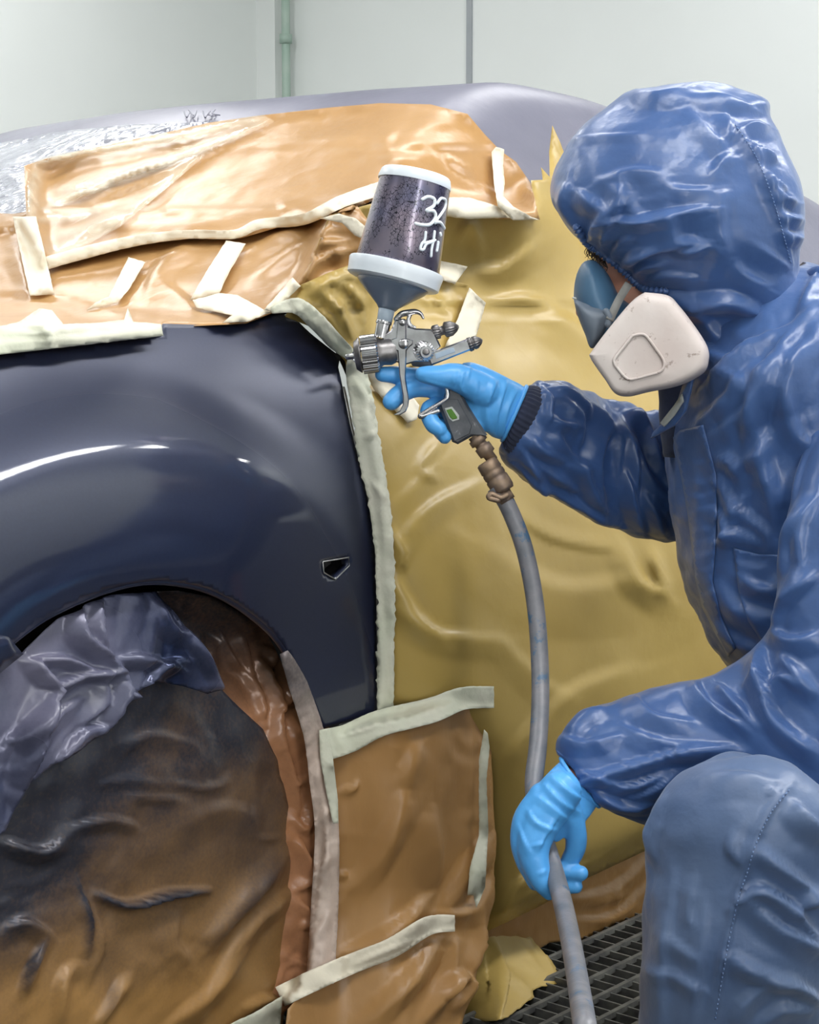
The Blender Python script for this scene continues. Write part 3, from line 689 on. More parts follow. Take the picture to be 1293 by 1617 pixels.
# brown paper below, over the windscreen foot and wing top
brown2 = sheet('masking_paper', [(-110, 330), (20, 338), (70, 330), (200, 335), (400, 330), (560, 320), (590, 360), (585, 440), (575, 520), (552, 566), (520, 540), (490, 505), (452, 486), (430, 494), (388, 511), (300, 515), (256, 512), (254, 528), (130, 542), (0, 556), (-110, 572)], M['kraft'],
      'brown paper taped between the car windscreen and the top of the navy wing', 'masking paper', step=6, cr=0.007, crs=7, seed=31, lift=0.004, wavy=0.006, bridge=60,
      folds=[([(0, 458), (90, 468), (200, 500)], 8, .016, 's'), ([(20, 380), (40, 440), (50, 490)], 8, .008, 's'), ([(230, 470), (250, 420), (300, 380)], 12, .012, 's'), ([(385, 400), (440, 370), (520, 360)], 10, .012, 's'), ([(400, 440), (470, 390), (550, 380)], 8, .012, 's'),
             ([(430, 470), (500, 410), (565, 390)], 7, .010, 's'), ([(480, 470), (520, 440), (560, 430)], 7, .012, 's'), ([(520, 440), (545, 500), (560, 540)], 8, .010, 's'), ([(250, 440), (300, 480), (310, 500)], 10, .010, 's'), ([(100, 480), (180, 490), (250, 500)], 6, .012, 's'), ([(0, 490), (60, 480), (110, 500)], 6, .012, 's')])
ochre = sheet('masking_paper', [(428, 492), (470, 452), (520, 430), (575, 410), (650, 420), (700, 440), (740, 450), (745, 530), (690, 560), (600, 600), (560, 575), (520, 530), (478, 492)], M['yellow'],
      'crumpled yellow paper edge between the wing corner and the spray gun', 'masking paper', step=6, cr=0.006, crs=12, seed=33, lift=0.003,
      folds=[([(500, 455), (540, 490), (560, 540)], 7, .010, 's'), ([(530, 440), (570, 470), (580, 520)], 6, .008, 's'), ([(470, 470), (520, 500), (548, 545)], 6, .008, 's'), ([(690, 465), (705, 490), (740, 500)], 5, .006, 's')])
brown1 = sheet('masking_paper', [(38, 262), (75, 250), (150, 233), (250, 212), (330, 194), (415, 182), (520, 170), (600, 163), (680, 165), (738, 180), (765, 212), (790, 238), (815, 256), (838, 290), (852, 347), (790, 346), (715, 338), (640, 325), (600, 312), (560, 330), (470, 350), (380, 376), (300, 376), (220, 386), (140, 404), (74, 422), (60, 380), (42, 345)], M['kraft'],
      'large sheet of brown kraft paper over the windscreen up to the roof edge', 'masking paper', step=7, cr=0.005, crs=5, seed=12, lift=0.004, wavy=0.006, minlift=0.002, bridge=60,
      folds=[([(740, 188), (600, 215), (430, 230), (320, 236)], 12, .008, 's'), ([(760, 230), (640, 232), (500, 250)], 9, .006, 's'), ([(420, 190), (300, 225), (100, 265)], 8, .012, 's'), ([(430, 198), (310, 250), (150, 320)], 8, .012, 's'), ([(320, 250), (210, 330), (90, 390)], 9, .008, 's'),
             ([(680, 240), (720, 280), (770, 300)], 8, .010, 's'), ([(700, 245), (745, 270)], 6, .010, 's'), ([(560, 240), (640, 250), (700, 230)], 10, .006, 's'), ([(120, 330), (240, 360), (330, 330)], 12, .006, 's'), ([(60, 300), (160, 300), (300, 260)], 7, .008, 's'), ([(640, 190), (610, 230), (660, 260)], 10, .006, 's')])
mk = [([(55, 255), (160, 236), (300, 212), (418, 184)], 7, 1.0, 'r'), ([(428, 192), (330, 228), (200, 275), (70, 330)], 5, 0.9, 'r'), ([(60, 268), (52, 300), (50, 345)], 9, 0.7, 'r'), ([(320, 236), (230, 320), (140, 372), (75, 400)], 12, 0.5, 'r'), ([(70, 320), (180, 280), (300, 240)], 9, .6, 'r'),  # white highlight streaks painted along the pleats of the clear film
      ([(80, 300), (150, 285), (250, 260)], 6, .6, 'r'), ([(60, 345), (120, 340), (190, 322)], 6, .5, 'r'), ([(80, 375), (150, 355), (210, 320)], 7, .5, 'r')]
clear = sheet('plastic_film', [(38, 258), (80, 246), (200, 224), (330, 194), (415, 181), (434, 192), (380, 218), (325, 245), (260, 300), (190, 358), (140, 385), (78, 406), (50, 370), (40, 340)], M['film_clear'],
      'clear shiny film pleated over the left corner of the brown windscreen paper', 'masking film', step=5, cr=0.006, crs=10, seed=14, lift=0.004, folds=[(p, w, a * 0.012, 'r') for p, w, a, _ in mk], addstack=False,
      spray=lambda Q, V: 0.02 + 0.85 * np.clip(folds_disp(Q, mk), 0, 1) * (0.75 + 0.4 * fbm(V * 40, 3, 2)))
nt = M['film_clear'].node_tree; at = nt.nodes.new('ShaderNodeAttribute'); at.attribute_name = 'spray'; nt.links.new(at.outputs['Fac'], nt.nodes['Principled BSDF'].inputs['Alpha'])  # here the attribute holds the painted highlights as alpha, not overspray

# ---- tapes
def tape(poly, label, m='tape', step=5, lift=0.003, jag=0.25, seed=3, cr=0.0005, **k):
    return sheet('masking_tape', poly, M[m], label, 'masking tape', step=step, lift=lift, cr=cr, crs=22, seed=seed, jag=jag, thick=0.0005, dilate=True, **k)
def band(pts, w):
    """strip of tape along a line; w = its width or widths at the points"""
    c = curve(pts, 6); w = np.interp(np.linspace(0, 1, len(c)), np.linspace(0, 1, np.size(w)), np.atleast_1d(w)) / 2
    t = np.gradient(c, axis=0); t /= np.linalg.norm(t, axis=1)[:, None]; nn = np.stack([-t[:, 1], t[:, 0]], -1)
    return np.concatenate([c + nn * w[:, None], (c - nn * w[:, None])[::-1]])
tape(band([(72, 416), (140, 397), (220, 379), (300, 370), (370, 370), (410, 354), (480, 346), (540, 318), (600, 298)], [20, 20, 17, 14, 14, 16, 18, 20, 22]), 'long thin tape along the lower edge of the large brown windscreen paper', seed=4)
tape([(20, 342), (57, 342), (86, 465), (47, 467)], 'upright tape strip at the far left, on the brown windscreen paper', seed=5)
tape([(203, 406), (229, 414), (205, 455), (186, 478), (160, 484), (136, 490), (150, 478), (172, 468)], 'short bent tape second from the left above the navy wing', seed=6)
tape([(357, 380), (388, 385), (362, 430), (345, 466), (300, 474), (325, 430)], 'leaning tape strip in the middle above the navy wing', seed=7)
tape([(304, 474), (345, 463), (375, 466), (418, 490), (432, 492), (390, 508), (350, 510), (366, 498), (310, 486)], 'flat tape along the top of the wing, under the leaning strip', seed=8)
tape([(462, 438), (475, 452), (446, 478), (432, 492), (416, 490)], 'small slanting tape pointing at the highest corner of the navy wing', seed=9)
tape([(505, 345), (535, 337), (562, 345), (580, 360), (578, 380), (560, 372), (540, 352)], 'short tape end sticking out left of the paint cup', seed=10)
tape([(690, 312), (740, 312), (780, 324), (852, 347), (790, 344), (740, 346), (690, 340)], 'broad tape strip right of the paint cup, under the brown paper', seed=11)
tape([(776, 240), (783, 232), (796, 236), (794, 262), (797, 290), (795, 310), (810, 326), (848, 347), (810, 348), (786, 326), (780, 290)], 'kinked upright tape at the right end of the brown windscreen paper', seed=12)
tape([(693, 411), (738, 421), (718, 449), (690, 440)], 'small tape square behind the rim of the paint cup', seed=13)
tape([(741, 454), (767, 478), (752, 530), (740, 548), (702, 548), (722, 505)], 'tape strip behind the rear knobs of the spray gun', seed=14)
tape([(572, 580), (605, 590), (640, 612), (662, 640), (658, 662), (644, 668), (620, 645), (590, 615)], 'tape scrap behind the trigger and gloved fingers', seed=15)
left_crumple = tape([(-110, 540), (-20, 520), (30, 508), (62, 487), (82, 490), (100, 512), (150, 510), (196, 505), (202, 486), (210, 508), (254, 512), (258, 530), (130, 545), (0, 560), (-110, 578)], 'crumpled pale tape and paper edge along the left top of the navy wing', 'tape_green', seed=16, cr=0.002, lift=0.003,
      folds=[([(0, 520), (60, 525), (130, 515)], 5, .008, 's'), ([(40, 500), (75, 520), (80, 545)], 5, .008, 's'), ([(0, 540), (120, 533), (250, 520)], 4, .005, 's')])
tape(band([(428, 490), (468, 483), (500, 508), (530, 540), (556, 562)], [10, 26, 28, 26, 18]), 'pale tape over the sloping rear top edge of the navy wing', 'tape_green', seed=17, cr=0.0012, folds=[([(470, 485), (510, 520), (550, 560)], 4, .004, 's')])
rear = tape(band([(562, 566), (563, 590), (572, 640), (584, 720), (598, 790), (606, 860), (609, 930), (609, 1020), (608, 1136)], [26, 34, 38, 38, 34, 30, 30, 28, 26]), 'long pale tape down the rear edge of the navy wing', 'tape_green', seed=18, cr=0.0012, lift=0.003, jag=1.3,
      folds=[([(570, 580), (584, 660), (600, 760), (612, 900)], 5, .006, 's'), ([(560, 600), (590, 640)], 5, .006, 's'), ([(575, 690), (600, 680)], 4, .005, 's'), ([(590, 760), (612, 790)], 4, .006, 's'), ([(600, 700), (610, 800), (618, 870)], 4, .005, 's'), ([(598, 940), (606, 1050), (604, 1130)], 4, .005, 's'), ([(575, 600), (590, 620), (592, 660)], 4, .006, 's')])

# ---- lower papers
EX = np.array([(900, 230), (930, 300), (1000, 430), (1090, 488), (1150, 508), (1300, 526), (1540, 515), (1700, 500)], float)
archp = sheet('masking_paper', [(130, 955), (200, 935), (265, 930), (330, 942), (398, 980), (449, 1030), (484, 1100), (508, 1150), (522, 1220), (528, 1320), (520, 1450), (505, 1545), (450, 1575), (400, 1640), (360, 1500), (350, 1250), (300, 1100), (220, 1000)], M['arch_paper'],
      'glossy crumpled brown paper tucked inside the wheel arch behind the wheel', 'masking paper', on='plane', off=lambda Q: -0.014 - 0.035 * np.clip((np.interp(Q[:, 1], EX[:, 0], EX[:, 1]) - Q[:, 0]) / 110, 0, 1) - 0.05 * sstep(-1180, -1000, -Q[:, 1]), step=5, cr=0.012, crs=13, seed=44,
      folds=[(zz(0, 880, 2.195, p), w, a, k_) for p, w, a, k_ in [
          ([(880, 350), (930, 480), (960, 640)], 8, .016, 's'), ([(810, 280), (850, 420), (890, 560)], 6, .012, 's'), ([(720, 240), (760, 330), (840, 420)], 6, .010, 's'), ([(870, 300), (930, 330), (900, 400)], 6, .012, 's'), ([(990, 420), (960, 500), (930, 520)], 5, .012, 's'),
          ([(1000, 890), (1030, 930), (1050, 850)], 6, .014, 's'), ([(1000, 960), (1060, 1100), (1010, 1150)], 7, .014, 's'), ([(1010, 1180), (1070, 1250), (1020, 1280)], 6, .012, 's'), ([(990, 1380), (1060, 1420), (1000, 1450)], 6, .012, 's'), ([(960, 640), (1000, 760), (1020, 860)], 6, .010, 's'), ([(1000, 780), (1040, 760)], 5, .008, 's')]],
      spray=lambda Q, V: np.clip((1160 - Q[:, 1] - 0.45 * (Q[:, 0] - 330)) / 170, 0, 1) * 0.97 + 0.05 * fbm(V * 20, 4))
rock = sheet('masking_paper', [(505, 1172), (520, 1172), (580, 1152), (640, 1138), (700, 1116), (778, 1106), (770, 1160), (766, 1200), (770, 1300), (768, 1420), (756, 1480), (742, 1530), (718, 1620), (700, 1690), (430, 1690), (444, 1590), (488, 1540), (505, 1400), (515, 1300)], M['kraft_dark'],
      'brown paper panel taped below the navy wing and down to the floor', 'masking paper', on='plane', off=lambda Q: -0.004 + 0.052 * sstep(505, 640, Q[:, 0]) + 0.035 * sstep(1380, 1700, Q[:, 1]) + 0.012 * np.sin((Q[:, 0] - 500) / 90), step=6, cr=0.006, crs=6, seed=51, fmul=2.0,
      folds=[(zz(430, 1060, 2.902, p), w, a, k_) for p, w, a, k_ in [
          ([(300, 1000), (400, 880), (500, 690), (560, 560)], 14, .014, 's'), ([(280, 1280), (420, 1220), (560, 1130), (660, 1040)], 12, .016, 's'), ([(740, 1120), (820, 920), (940, 770)], 13, .014, 's'), ([(720, 1100), (860, 1080), (960, 960)], 12, .010, 's'), ([(350, 1617), (560, 1400), (720, 1230)], 14, .018, 's'),
          ([(290, 540), (330, 520), (345, 490)], 5, .008, 's'), ([(560, 520), (600, 380), (640, 320)], 14, .008, 's'), ([(700, 640), (720, 880), (700, 1000)], 18, .008, 's'), ([(640, 1600), (760, 1380), (800, 1200)], 10, .014, 's'), ([(720, 1480), (800, 1370), (880, 1420)], 9, .016, 's'), ([(780, 1540), (850, 1440), (880, 1390)], 9, .012, 's'), ([(920, 1110), (930, 1240), (860, 1400)], 9, .01, 's'), ([(280, 920), (310, 915)], 5, .006, 's'), ([(960, 260), (990, 220)], 6, .008, 's')]])
wo = lambda Q: -0.045 + 0.035 * np.clip(1 - ((Q[:, 0] - 160) / 300.) ** 2 - ((Q[:, 1] - 1400) / 480.) ** 2, 0, 1) ** 0.6
wheelp = sheet('masking_paper', [(-150, 1230), (-60, 1110), (0, 1062), (60, 1010), (140, 965), (237, 950), (292, 1000), (339, 1085), (405, 1149), (433, 1208), (449, 1290), (454, 1381), (453, 1472), (444, 1577), (436, 1640), (420, 1760), (-150, 1760)], M['wheel_paper'],
      'big sheet of brown paper hung over the front wheel, darkened by navy overspray', 'masking paper', on='plane', off=wo, step=6, cr=0.008, crs=8, seed=61, fmul=1.5,
      folds=[(zz(0, 880, 2.195, p), w, a, k_) for p, w, a, k_ in [
          ([(320, 1165), (420, 1200), (560, 1165), (700, 1150)], 5, .016, 'r'), ([(250, 1110), (285, 1250), (275, 1390)], 7, .010, 's'), ([(0, 980), (120, 1010), (200, 960)], 9, .014, 's'), ([(200, 940), (350, 900), (460, 930)], 8, .010, 's'), ([(690, 1350), (800, 1200), (960, 1040)], 15, .014, 'r'), ([(700, 1500), (840, 1270), (990, 1150)], 10, .016, 's'),
          ([(300, 1617), (360, 1520), (410, 1450)], 7, .016, 's'), ([(50, 1500), (90, 1390), (130, 1310)], 7, .014, 's'), ([(160, 1617), (180, 1450), (250, 1400)], 10, .014, 's'), ([(560, 1617), (700, 1500), (800, 1380)], 12, .012, 's'), ([(820, 1560), (900, 1520), (970, 1530)], 8, .012, 's'), ([(330, 780), (440, 760), (540, 780)], 7, .005, 's'), ([(560, 770), (680, 790), (770, 770)], 5, .005, 's'),
          ([(400, 640), (520, 610), (640, 640)], 10, .006, 's'), ([(640, 900), (760, 860), (880, 900)], 16, .006, 's'), ([(870, 960), (910, 965), (960, 955)], 5, .005, 's'), ([(300, 1200), (330, 1330), (280, 1480)], 9, .009, 's'), ([(600, 1220), (580, 1330), (640, 1400)], 14, .008, 's'), ([(450, 820), (600, 830)], 6, .005, 's'), ([(0, 1280), (60, 1250), (150, 1300)], 10, .012, 's')]],
      spray=lambda Q, V: np.clip(1.38 - (Q[:, 1] - 1020 + 0.14 * (240 - Q[:, 0]) * -1) / 420, 0, 1) * 1.0 + 0.6 * np.clip(1 - Q[:, 0] / 210, 0, 1) * np.clip((1600 - Q[:, 1]) / 220, 0, 1) + 0.16 * fbm(V * 13, 71, 4) * (Q[:, 1] > 1000) + 0.9 * np.clip(folds_disp(Q, [(zz(0, 880, 2.195, [(320, 1165), (420, 1200), (560, 1165), (700, 1150)]), 5, 1, 'r'), (zz(0, 880, 2.195, [(690, 1350), (780, 1230), (960, 1040)]), 13, .35, 'r'), (zz(0, 880, 2.195, [(250, 1110), (280, 1250), (275, 1390)]), 6, .5, 'r'), (zz(0, 880, 2.195, [(50, 1500), (80, 1400), (130, 1310)]), 6, .7, 'r'), (zz(0, 880, 2.195, [(300, 1617), (350, 1530), (380, 1450)]), 6, .5, 'r')]), 0, 1))
wheelf = sheet('plastic_film', [(-150, 1200), (-60, 1095), (0, 1048), (27, 1028), (82, 976), (137, 948), (168, 938), (237, 932), (292, 998), (339, 1085), (318, 1094), (280, 1082), (228, 1073), (182, 1110), (150, 1155), (73, 1205), (27, 1246), (0, 1310), (-150, 1420)], M['wheel_film'],
      'crumpled glossy navy-painted film over the top of the wrapped wheel', 'masking film', on='plane', off=lambda Q: wo(Q) + 0.022 + 0.012 * np.clip((1150 - Q[:, 1]) / 200, 0, 1), step=4.5, cr=0.008, crs=10, seed=66, fmul=1.7,
      folds=[(zz(0, 880, 2.195, p), w, a, k_) for p, w, a, k_ in [
          ([(95, 355), (160, 440), (150, 470)], 9, .020, 's'), ([(90, 350), (200, 345), (310, 390), (370, 380)], 7, .018, 's'), ([(260, 170), (255, 260), (320, 320), (380, 390)], 9, .022, 's'), ([(330, 150), (320, 240), (350, 330)], 7, .014, 's'), ([(160, 450), (250, 400), (330, 390)], 7, .018, 's'), ([(380, 360), (400, 440), (345, 590)], 8, .022, 's'), ([(400, 440), (460, 480), (500, 420)], 8, .018, 's'), ([(160, 450), (100, 600), (60, 800)], 12, .020, 's'), ([(0, 640), (80, 560), (160, 460)], 12, .018, 's'),
          ([(640, 260), (690, 350), (740, 450)], 7, .016, 's'), ([(380, 350), (470, 340), (600, 380)], 8, .010, 's'), ([(500, 420), (560, 360), (620, 350)], 8, .008, 's'), ([(180, 700), (260, 600), (340, 590)], 12, .014, 's'), ([(330, 400), (330, 500), (240, 590)], 8, .012, 's'), ([(60, 700), (150, 560), (260, 480)], 9, .010, 's'), ([(520, 130), (580, 240), (640, 260)], 10, .008, 's')]],
      spray=lambda Q, V: 0.35 + 0.6 * fbm(V * 9, 77, 3))
# paper edge and tapes below the wing
tape(band([(448, 1030), (470, 1080), (496, 1160), (508, 1230), (516, 1310), (514, 1400), (510, 1480), (505, 1552)], [14, 30, 34, 40, 38, 42, 44, 44]), 'pinkish tape running down the rear edge of the wheel arch', 'arch_tape', seed=23, cr=0.004, lift=0.003,
     folds=[([(500, 1180), (515, 1290), (520, 1400)], 5, .006, 's'), ([(490, 1310), (525, 1270)], 5, .006, 's'), ([(485, 1390), (520, 1350)], 6, .008, 's'), ([(500, 1420), (516, 1330)], 5, .005, 's'), ([(490, 1490), (520, 1440)], 5, .005, 's')], spray=lambda Q, V: np.clip((1190 - Q[:, 1]) / 110, 0, 1) * .8)
tape(band([(514, 1176), (550, 1166), (600, 1142), (680, 1122), (730, 1103), (780, 1101)], [50, 46, 42, 40, 36, 34]), 'wide pale tape below the bottom edge of the navy wing', 'tape_green', seed=24, folds=[([(520, 1165), (600, 1142)], 3, .003, 's')])
tape(band([(510, 1152), (516, 1200), (525, 1260), (530, 1300)], [12, 20, 16, 8]), 'short upright tape end at the lowest corner of the navy wing', 'tape_green', seed=25)
tape([(764, 1152), (770, 1158), (773, 1180), (768, 1230), (771, 1310), (768, 1360), (766, 1400), (752, 1434), (748, 1414), (738, 1414), (742, 1370), (756, 1320), (756, 1200)], 'narrow upright tape joining the lower brown paper to the yellow paper', 'tape_green', seed=26)
tape(band([(442, 1574), (500, 1546), (560, 1520), (620, 1496), (676, 1462), (718, 1458)], [34, 34, 32, 32, 30, 26]), 'slanting tape across the lower part of the brown paper panel', seed=27, folds=[([(560, 1520), (660, 1480)], 4, .004, 's')])
tape([(352, 1622), (400, 1600), (446, 1572), (444, 1600), (440, 1640), (360, 1650)], 'tape at the bottom corner of the paper hung over the wheel', 'tape_green', seed=28)

# ------------------------------------------------------------------ spray gun
GD = 2.24; GS = GD / F
def gp(x, y, z=0.0): return pix(x, y, GD - np.asarray(z, float) * GS)
def gpoly(pts, z0, z1, bev=1.6):
    """plate cut to an outline, between two distances, edges eased"""
    P = np.array(pts, float); n = len(P); c = P.mean(0)
    def off(d):
        a = np.roll(P, 1, 0); b = np.roll(P, -1, 0); t = b - a; t /= np.linalg.norm(t, axis=1)[:, None]
        nn = np.stack([t[:, 1], -t[:, 0]], -1)
        area_ = 0.5 * np.sum(P[:, 0] * np.roll(P[:, 1], -1) - np.roll(P[:, 0], -1) * P[:, 1])
        return P + nn * d * (-1 if area_ > 0 else 1)
    V = []
    for z, d in ((z0, bev), (z0 + bev, 0), (z1 - bev, 0), (z1, bev)):
        q = off(d); V.append(gp(q[:, 0], q[:, 1], z))
    V = np.concatenate(V); Fc = [(k * n + i, k * n + (i + 1) % n, (k + 1) * n + (i + 1) % n, (k + 1) * n + i) for k in range(3) for i in range(n)]
    Fc.append(tuple(range(n))[::-1]); Fc.append(tuple(3 * n + i for i in range(n)))
    return V, Fc
def glathe(a, b, prof, **k):
    A = gp(*a); B = gp(*b); return lathe(A, B, [(s, r * GS) for s, r in prof], **k)
gun = thing('spray_gun', 'chrome gravity-feed paint spray gun with a dark cup marked 32 Hi, in a gloved hand', 'spray gun', gp(660, 600))
V, Fc = glathe((625, 431, 0), (656.5, 284, 3), [(-0.02, 66), (0.0, 68.5), (0.5, 62.5), (0.93, 57), (0.97, 57)], n=72); cup = sharp(mesh_obj('paint_cup', V, Fc, M['cup'], gun), 50)
cup['label'] = 'dark purple paint-crusted cup with white marker writing'
V, Fc = glathe((654, 291, 3), (657.5, 274, 3), [(0, 57.4), (0.0, 58.5), (0.25, 58.5), (0.85, 55.5), (1.0, 53), (1.0, 46), (0.7, 44)], n=72); o = sharp(mesh_obj('lid', V, Fc, M['collar'], cup), 50)
V, Fc = glathe((619.5, 448, 0), (626.5, 420, 0), [(0.0, 66), (0.05, 71), (0.12, 74), (0.5, 75), (0.9, 76.5), (1.0, 75), (1.0, 69)], n=72); sharp(mesh_obj('cup_ring', V, Fc, M['collar'], gun), 50)['label'] = 'milky white screw ring under the cup'
V, Fc = glathe((621, 446, 0), (611, 489, 0), [(0, 58), (0.12, 57), (0.22, 53), (0.6, 33), (0.88, 18), (1.0, 14)], n=56); mesh_obj('funnel', V, Fc, M['funnel'], gun)['label'] = 'smoky grey cone below the cup'
V, Fc = glathe((611.5, 484, 0), (606, 512, 0), [(0, 13.5), (0.6, 12.5), (1.0, 12)], n=40); mesh_obj('feed_neck', V, Fc, M['neck'], gun)
V, Fc = glathe((606.5, 507, 0), (601, 534, 0), [(0, 12.5), (0.06, 13), (0.16, 13), (0.2, 11.4), (0.85, 11.2), (1, 12)], n=40); sharp(mesh_obj('feed_tube', V, Fc, M['steel'], gun))
# writing on the cup
def cup_pt(x, y):
    """point of the cup's outside under a pixel"""
    A = gp(625, 431, 0); B = gp(656.5, 284, 3); ax = B - A; L = np.linalg.norm(ax); ax /= L; d = ray(np.array([x, y], float)); d /= np.linalg.norm(d)
    lo = None
    for s in np.linspace(2.05, 2.35, 900):
        p = CAM + d * s; h = (p - A) @ ax; r = np.linalg.norm(p - A - h * ax); rc = np.interp(h / L, [0, .5, .93], [68.5, 62.5, 57]) * GS
        if r <= rc: return p - d * 0.0006
    return CAM + d * (GD * 1.0)
ck = lambda pts: zz(500, 240, 3.592, pts)
mb = MB()
for s, r in ((ck([(600, 268), (632, 254), (666, 268), (662, 306), (622, 332), (664, 336), (672, 372), (644, 410), (600, 414), (562, 406)]), 3.2), (ck([(684, 290), (704, 264), (728, 272), (728, 310), (706, 350), (684, 380), (672, 402)]), 2.8), (ck([(672, 398), (700, 400), (722, 432)]), 3.0),
             (ck([(618, 456), (612, 500), (596, 520), (588, 550), (606, 552), (622, 522), (662, 508)]), 2.6), (ck([(668, 452), (662, 500), (652, 546), (648, 590)]), 2.6), (ck([(600, 516), (630, 512), (672, 500)]), 2.4), (ck([(688, 512), (684, 540), (680, 560)]), 2.8), (ck([(700, 462), (702, 472)]), 2.8)):
    c = curve(s, 6); P = np.array([cup_pt(*q) for q in c]); mb.add(*tube(P, r * GS * 0.9, 8, roundcap=True))
mb.build('handwritten_mark', M['ink'], cup)
# head and air cap
V, Fc = glathe((586, 558, 2), (626, 553.5, 2), [(0, 22), (0.3, 24), (0.45, 21), (0.75, 22), (1, 18)], n=48); sharp(mesh_obj('gun_head', V, Fc, M['steel_dark'], gun))
cap = mesh_obj('air_cap', *glathe((559, 562, 2), (588, 558.3, 2), [(0, 10), (0.05, 22), (0.22, 26), (0.3, 28), (0.36, 28)], n=48), M['steel_dark'], gun); sharp(cap)
mesh_obj('cap_ring', *glathe((571, 560.4, 2), (597, 557, 2), [(0, 28), (0.0, 30.0), (0.9, 30.0), (1, 27)], n=144, ribs=36, ribd=0.025), M['steel'], cap, False)['label'] = 'knurled chrome locking ring'
V, Fc = glathe((545.5, 564, 2), (566, 561, 2), [(0, 2.5), (0.04, 4.5), (0.5, 5.0), (0.75, 8), (1, 14)], n=28); mesh_obj('nozzle', V, Fc, M['steel'], cap)
for sgn in (1,):
    V, Fc = gpoly([(556, 557), (572, 540), (575, 547), (566, 562)], -4, 9); mesh_obj('cap_horn', V, Fc, M['steel'], cap)
    V, Fc = gpoly([(556, 568), (574, 586), (577, 578), (566, 564)], -4, 9); mesh_obj('cap_horn', V, Fc, M['steel'], cap)
k2 = lambda pts: zz(500, 480, 3.592, pts)
body = sharp(mesh_obj('gun_body', *gpoly(k2([(372, 190), (420, 150), (445, 90), (508, 88), (520, 128), (560, 138), (650, 142), (672, 170), (704, 240), (680, 262), (640, 330), (560, 330), (505, 345), (430, 325), (390, 290), (375, 240)]), -13, 11, 2.5), M['steel'], gun), 30)
hk = k2([(452, 86), (480, 58), (520, 50), (560, 44), (590, 56), (604, 80)]); c = curve(hk, 6)
mesh_obj('hook', *tube(gp(c[:, 0], c[:, 1], 0), np.interp(np.linspace(0, 1, len(c)), [0, .4, 1], [4.5, 5.5, 2]) * GS, 12, roundcap=True), M['steel'], body)['label'] = 'curved hanging hook on top'
hk = k2([(530, 60), (520, 90), (530, 120), (560, 140)]); c = curve(hk, 6); mesh_obj('hook', *tube(gp(c[:, 0], c[:, 1], 0), 3.5 * GS, 10), M['steel'], body)
trg = mesh_obj('trigger', *gpoly(k2([(458, 100), (470, 84), (500, 84), (508, 110), (508, 195), (545, 205), (545, 228), (520, 250), (510, 262), (505, 420), (524, 545), (520, 580), (505, 612), (470, 632), (436, 628), (470, 606), (488, 570), (488, 520), (468, 400), (458, 265), (432, 255), (416, 232), (424, 200), (450, 192)]), 12, 19, 1.8), M['steel'], gun); sharp(trg, 30)
for x, y, r in ((486, 105, 5.5), (492, 226, 8)):
    p = k2([(x, y)])[0]; mesh_obj('pivot_screw', *glathe((*p, 18), (*p, 23), [(0, r), (0.7, r), (1, r * .7)], n=24), M['steel'], trg)
mesh_obj('trigger_guard_pin', *glathe((*k2([(500, 218)])[0], 14), (*k2([(540, 212)])[0], 16), [(0, 5), (1, 3)], n=16), M['steel'], trg)
p = k2([(606, 262)])[0]; kn = mesh_obj('fan_knob', *glathe((p[0] - 2, p[1], 10), (p[0] + 4, p[1] + 3, 30), [(0, 12), (0.05, 14.5), (0.8, 14.5), (0.85, 10), (1, 9)], n=120, ribs=20, ribd=0.06, ribr=(1, 2)), M['steel'], gun, False)
q = (p[0] + 4, p[1] + 3); mesh_obj('knob_screw', *glathe((*q, 29), (*q, 33), [(0, 5.5), (0.8, 5.5), (1, 3.5)], n=20), M['steel_dark'], kn)
a = k2([(655, 165)])[0]; b = k2([(806, 128)])[0]
mesh_obj('needle_knob', *glathe((*a, 0), (*b, -2), [(0, 9), (0.06, 11), (0.26, 11), (0.3, 7.5), (0.42, 7.5), (0.45, 10), (0.5, 12), (0.72, 11.5), (0.9, 7), (1, 2)], n=96, ribs=18, ribd=0.05, ribr=(1, 2, 6, 7)), M['steel_dark'], gun)
a = np.array(k2([(640, 312)])[0]); b = np.array(k2([(862, 232)])[0]); d = (b - a) / np.linalg.norm(b - a); nn = np.array([-d[1], d[0]])
bar = sharp(mesh_obj('air_valve', *gpoly([a - nn * 9, b - nn * 10, b + nn * 9, a + nn * 11], -8, 12, 2.5), M['steel'], gun), 30)
mesh_obj('valve_panel', *gpoly([a + d * 10 - nn * 5, a + d * 42 - nn * 5, a + d * 42 + nn * 3.5, a + d * 10 + nn * 3.5], 11, 13.2, 0.8), M['neck'], bar, False)
mesh_obj('air_knob', *glathe((*(b - d * 2), 2), (*(b + d * 23), 1), [(0, 9), (0.1, 11), (0.3, 10.5), (0.34, 8.5), (0.4, 10), (0.6, 10), (0.9, 5), (1, 1.5)], n=96, ribs=16, ribd=0.05, ribr=(1, 2, 4, 5)), M['steel_dark'], gun)
mesh_obj('body_block', *gpoly(k2([(520, 315), (640, 310), (660, 352), (640, 368), (545, 352)]), -8, 9, 2), M['handle'], gun)
hd = sharp(mesh_obj('handle', *gpoly(k2([(735, 470), (805, 472), (850, 560), (900, 640), (968, 742), (940, 756), (880, 752), (800, 796), (768, 782), (735, 690), (695, 590), (715, 548)]), -14, 13, 4), M['handle'], gun), 30)
hd['label'] = 'scuffed dark grey grip with a small green display'
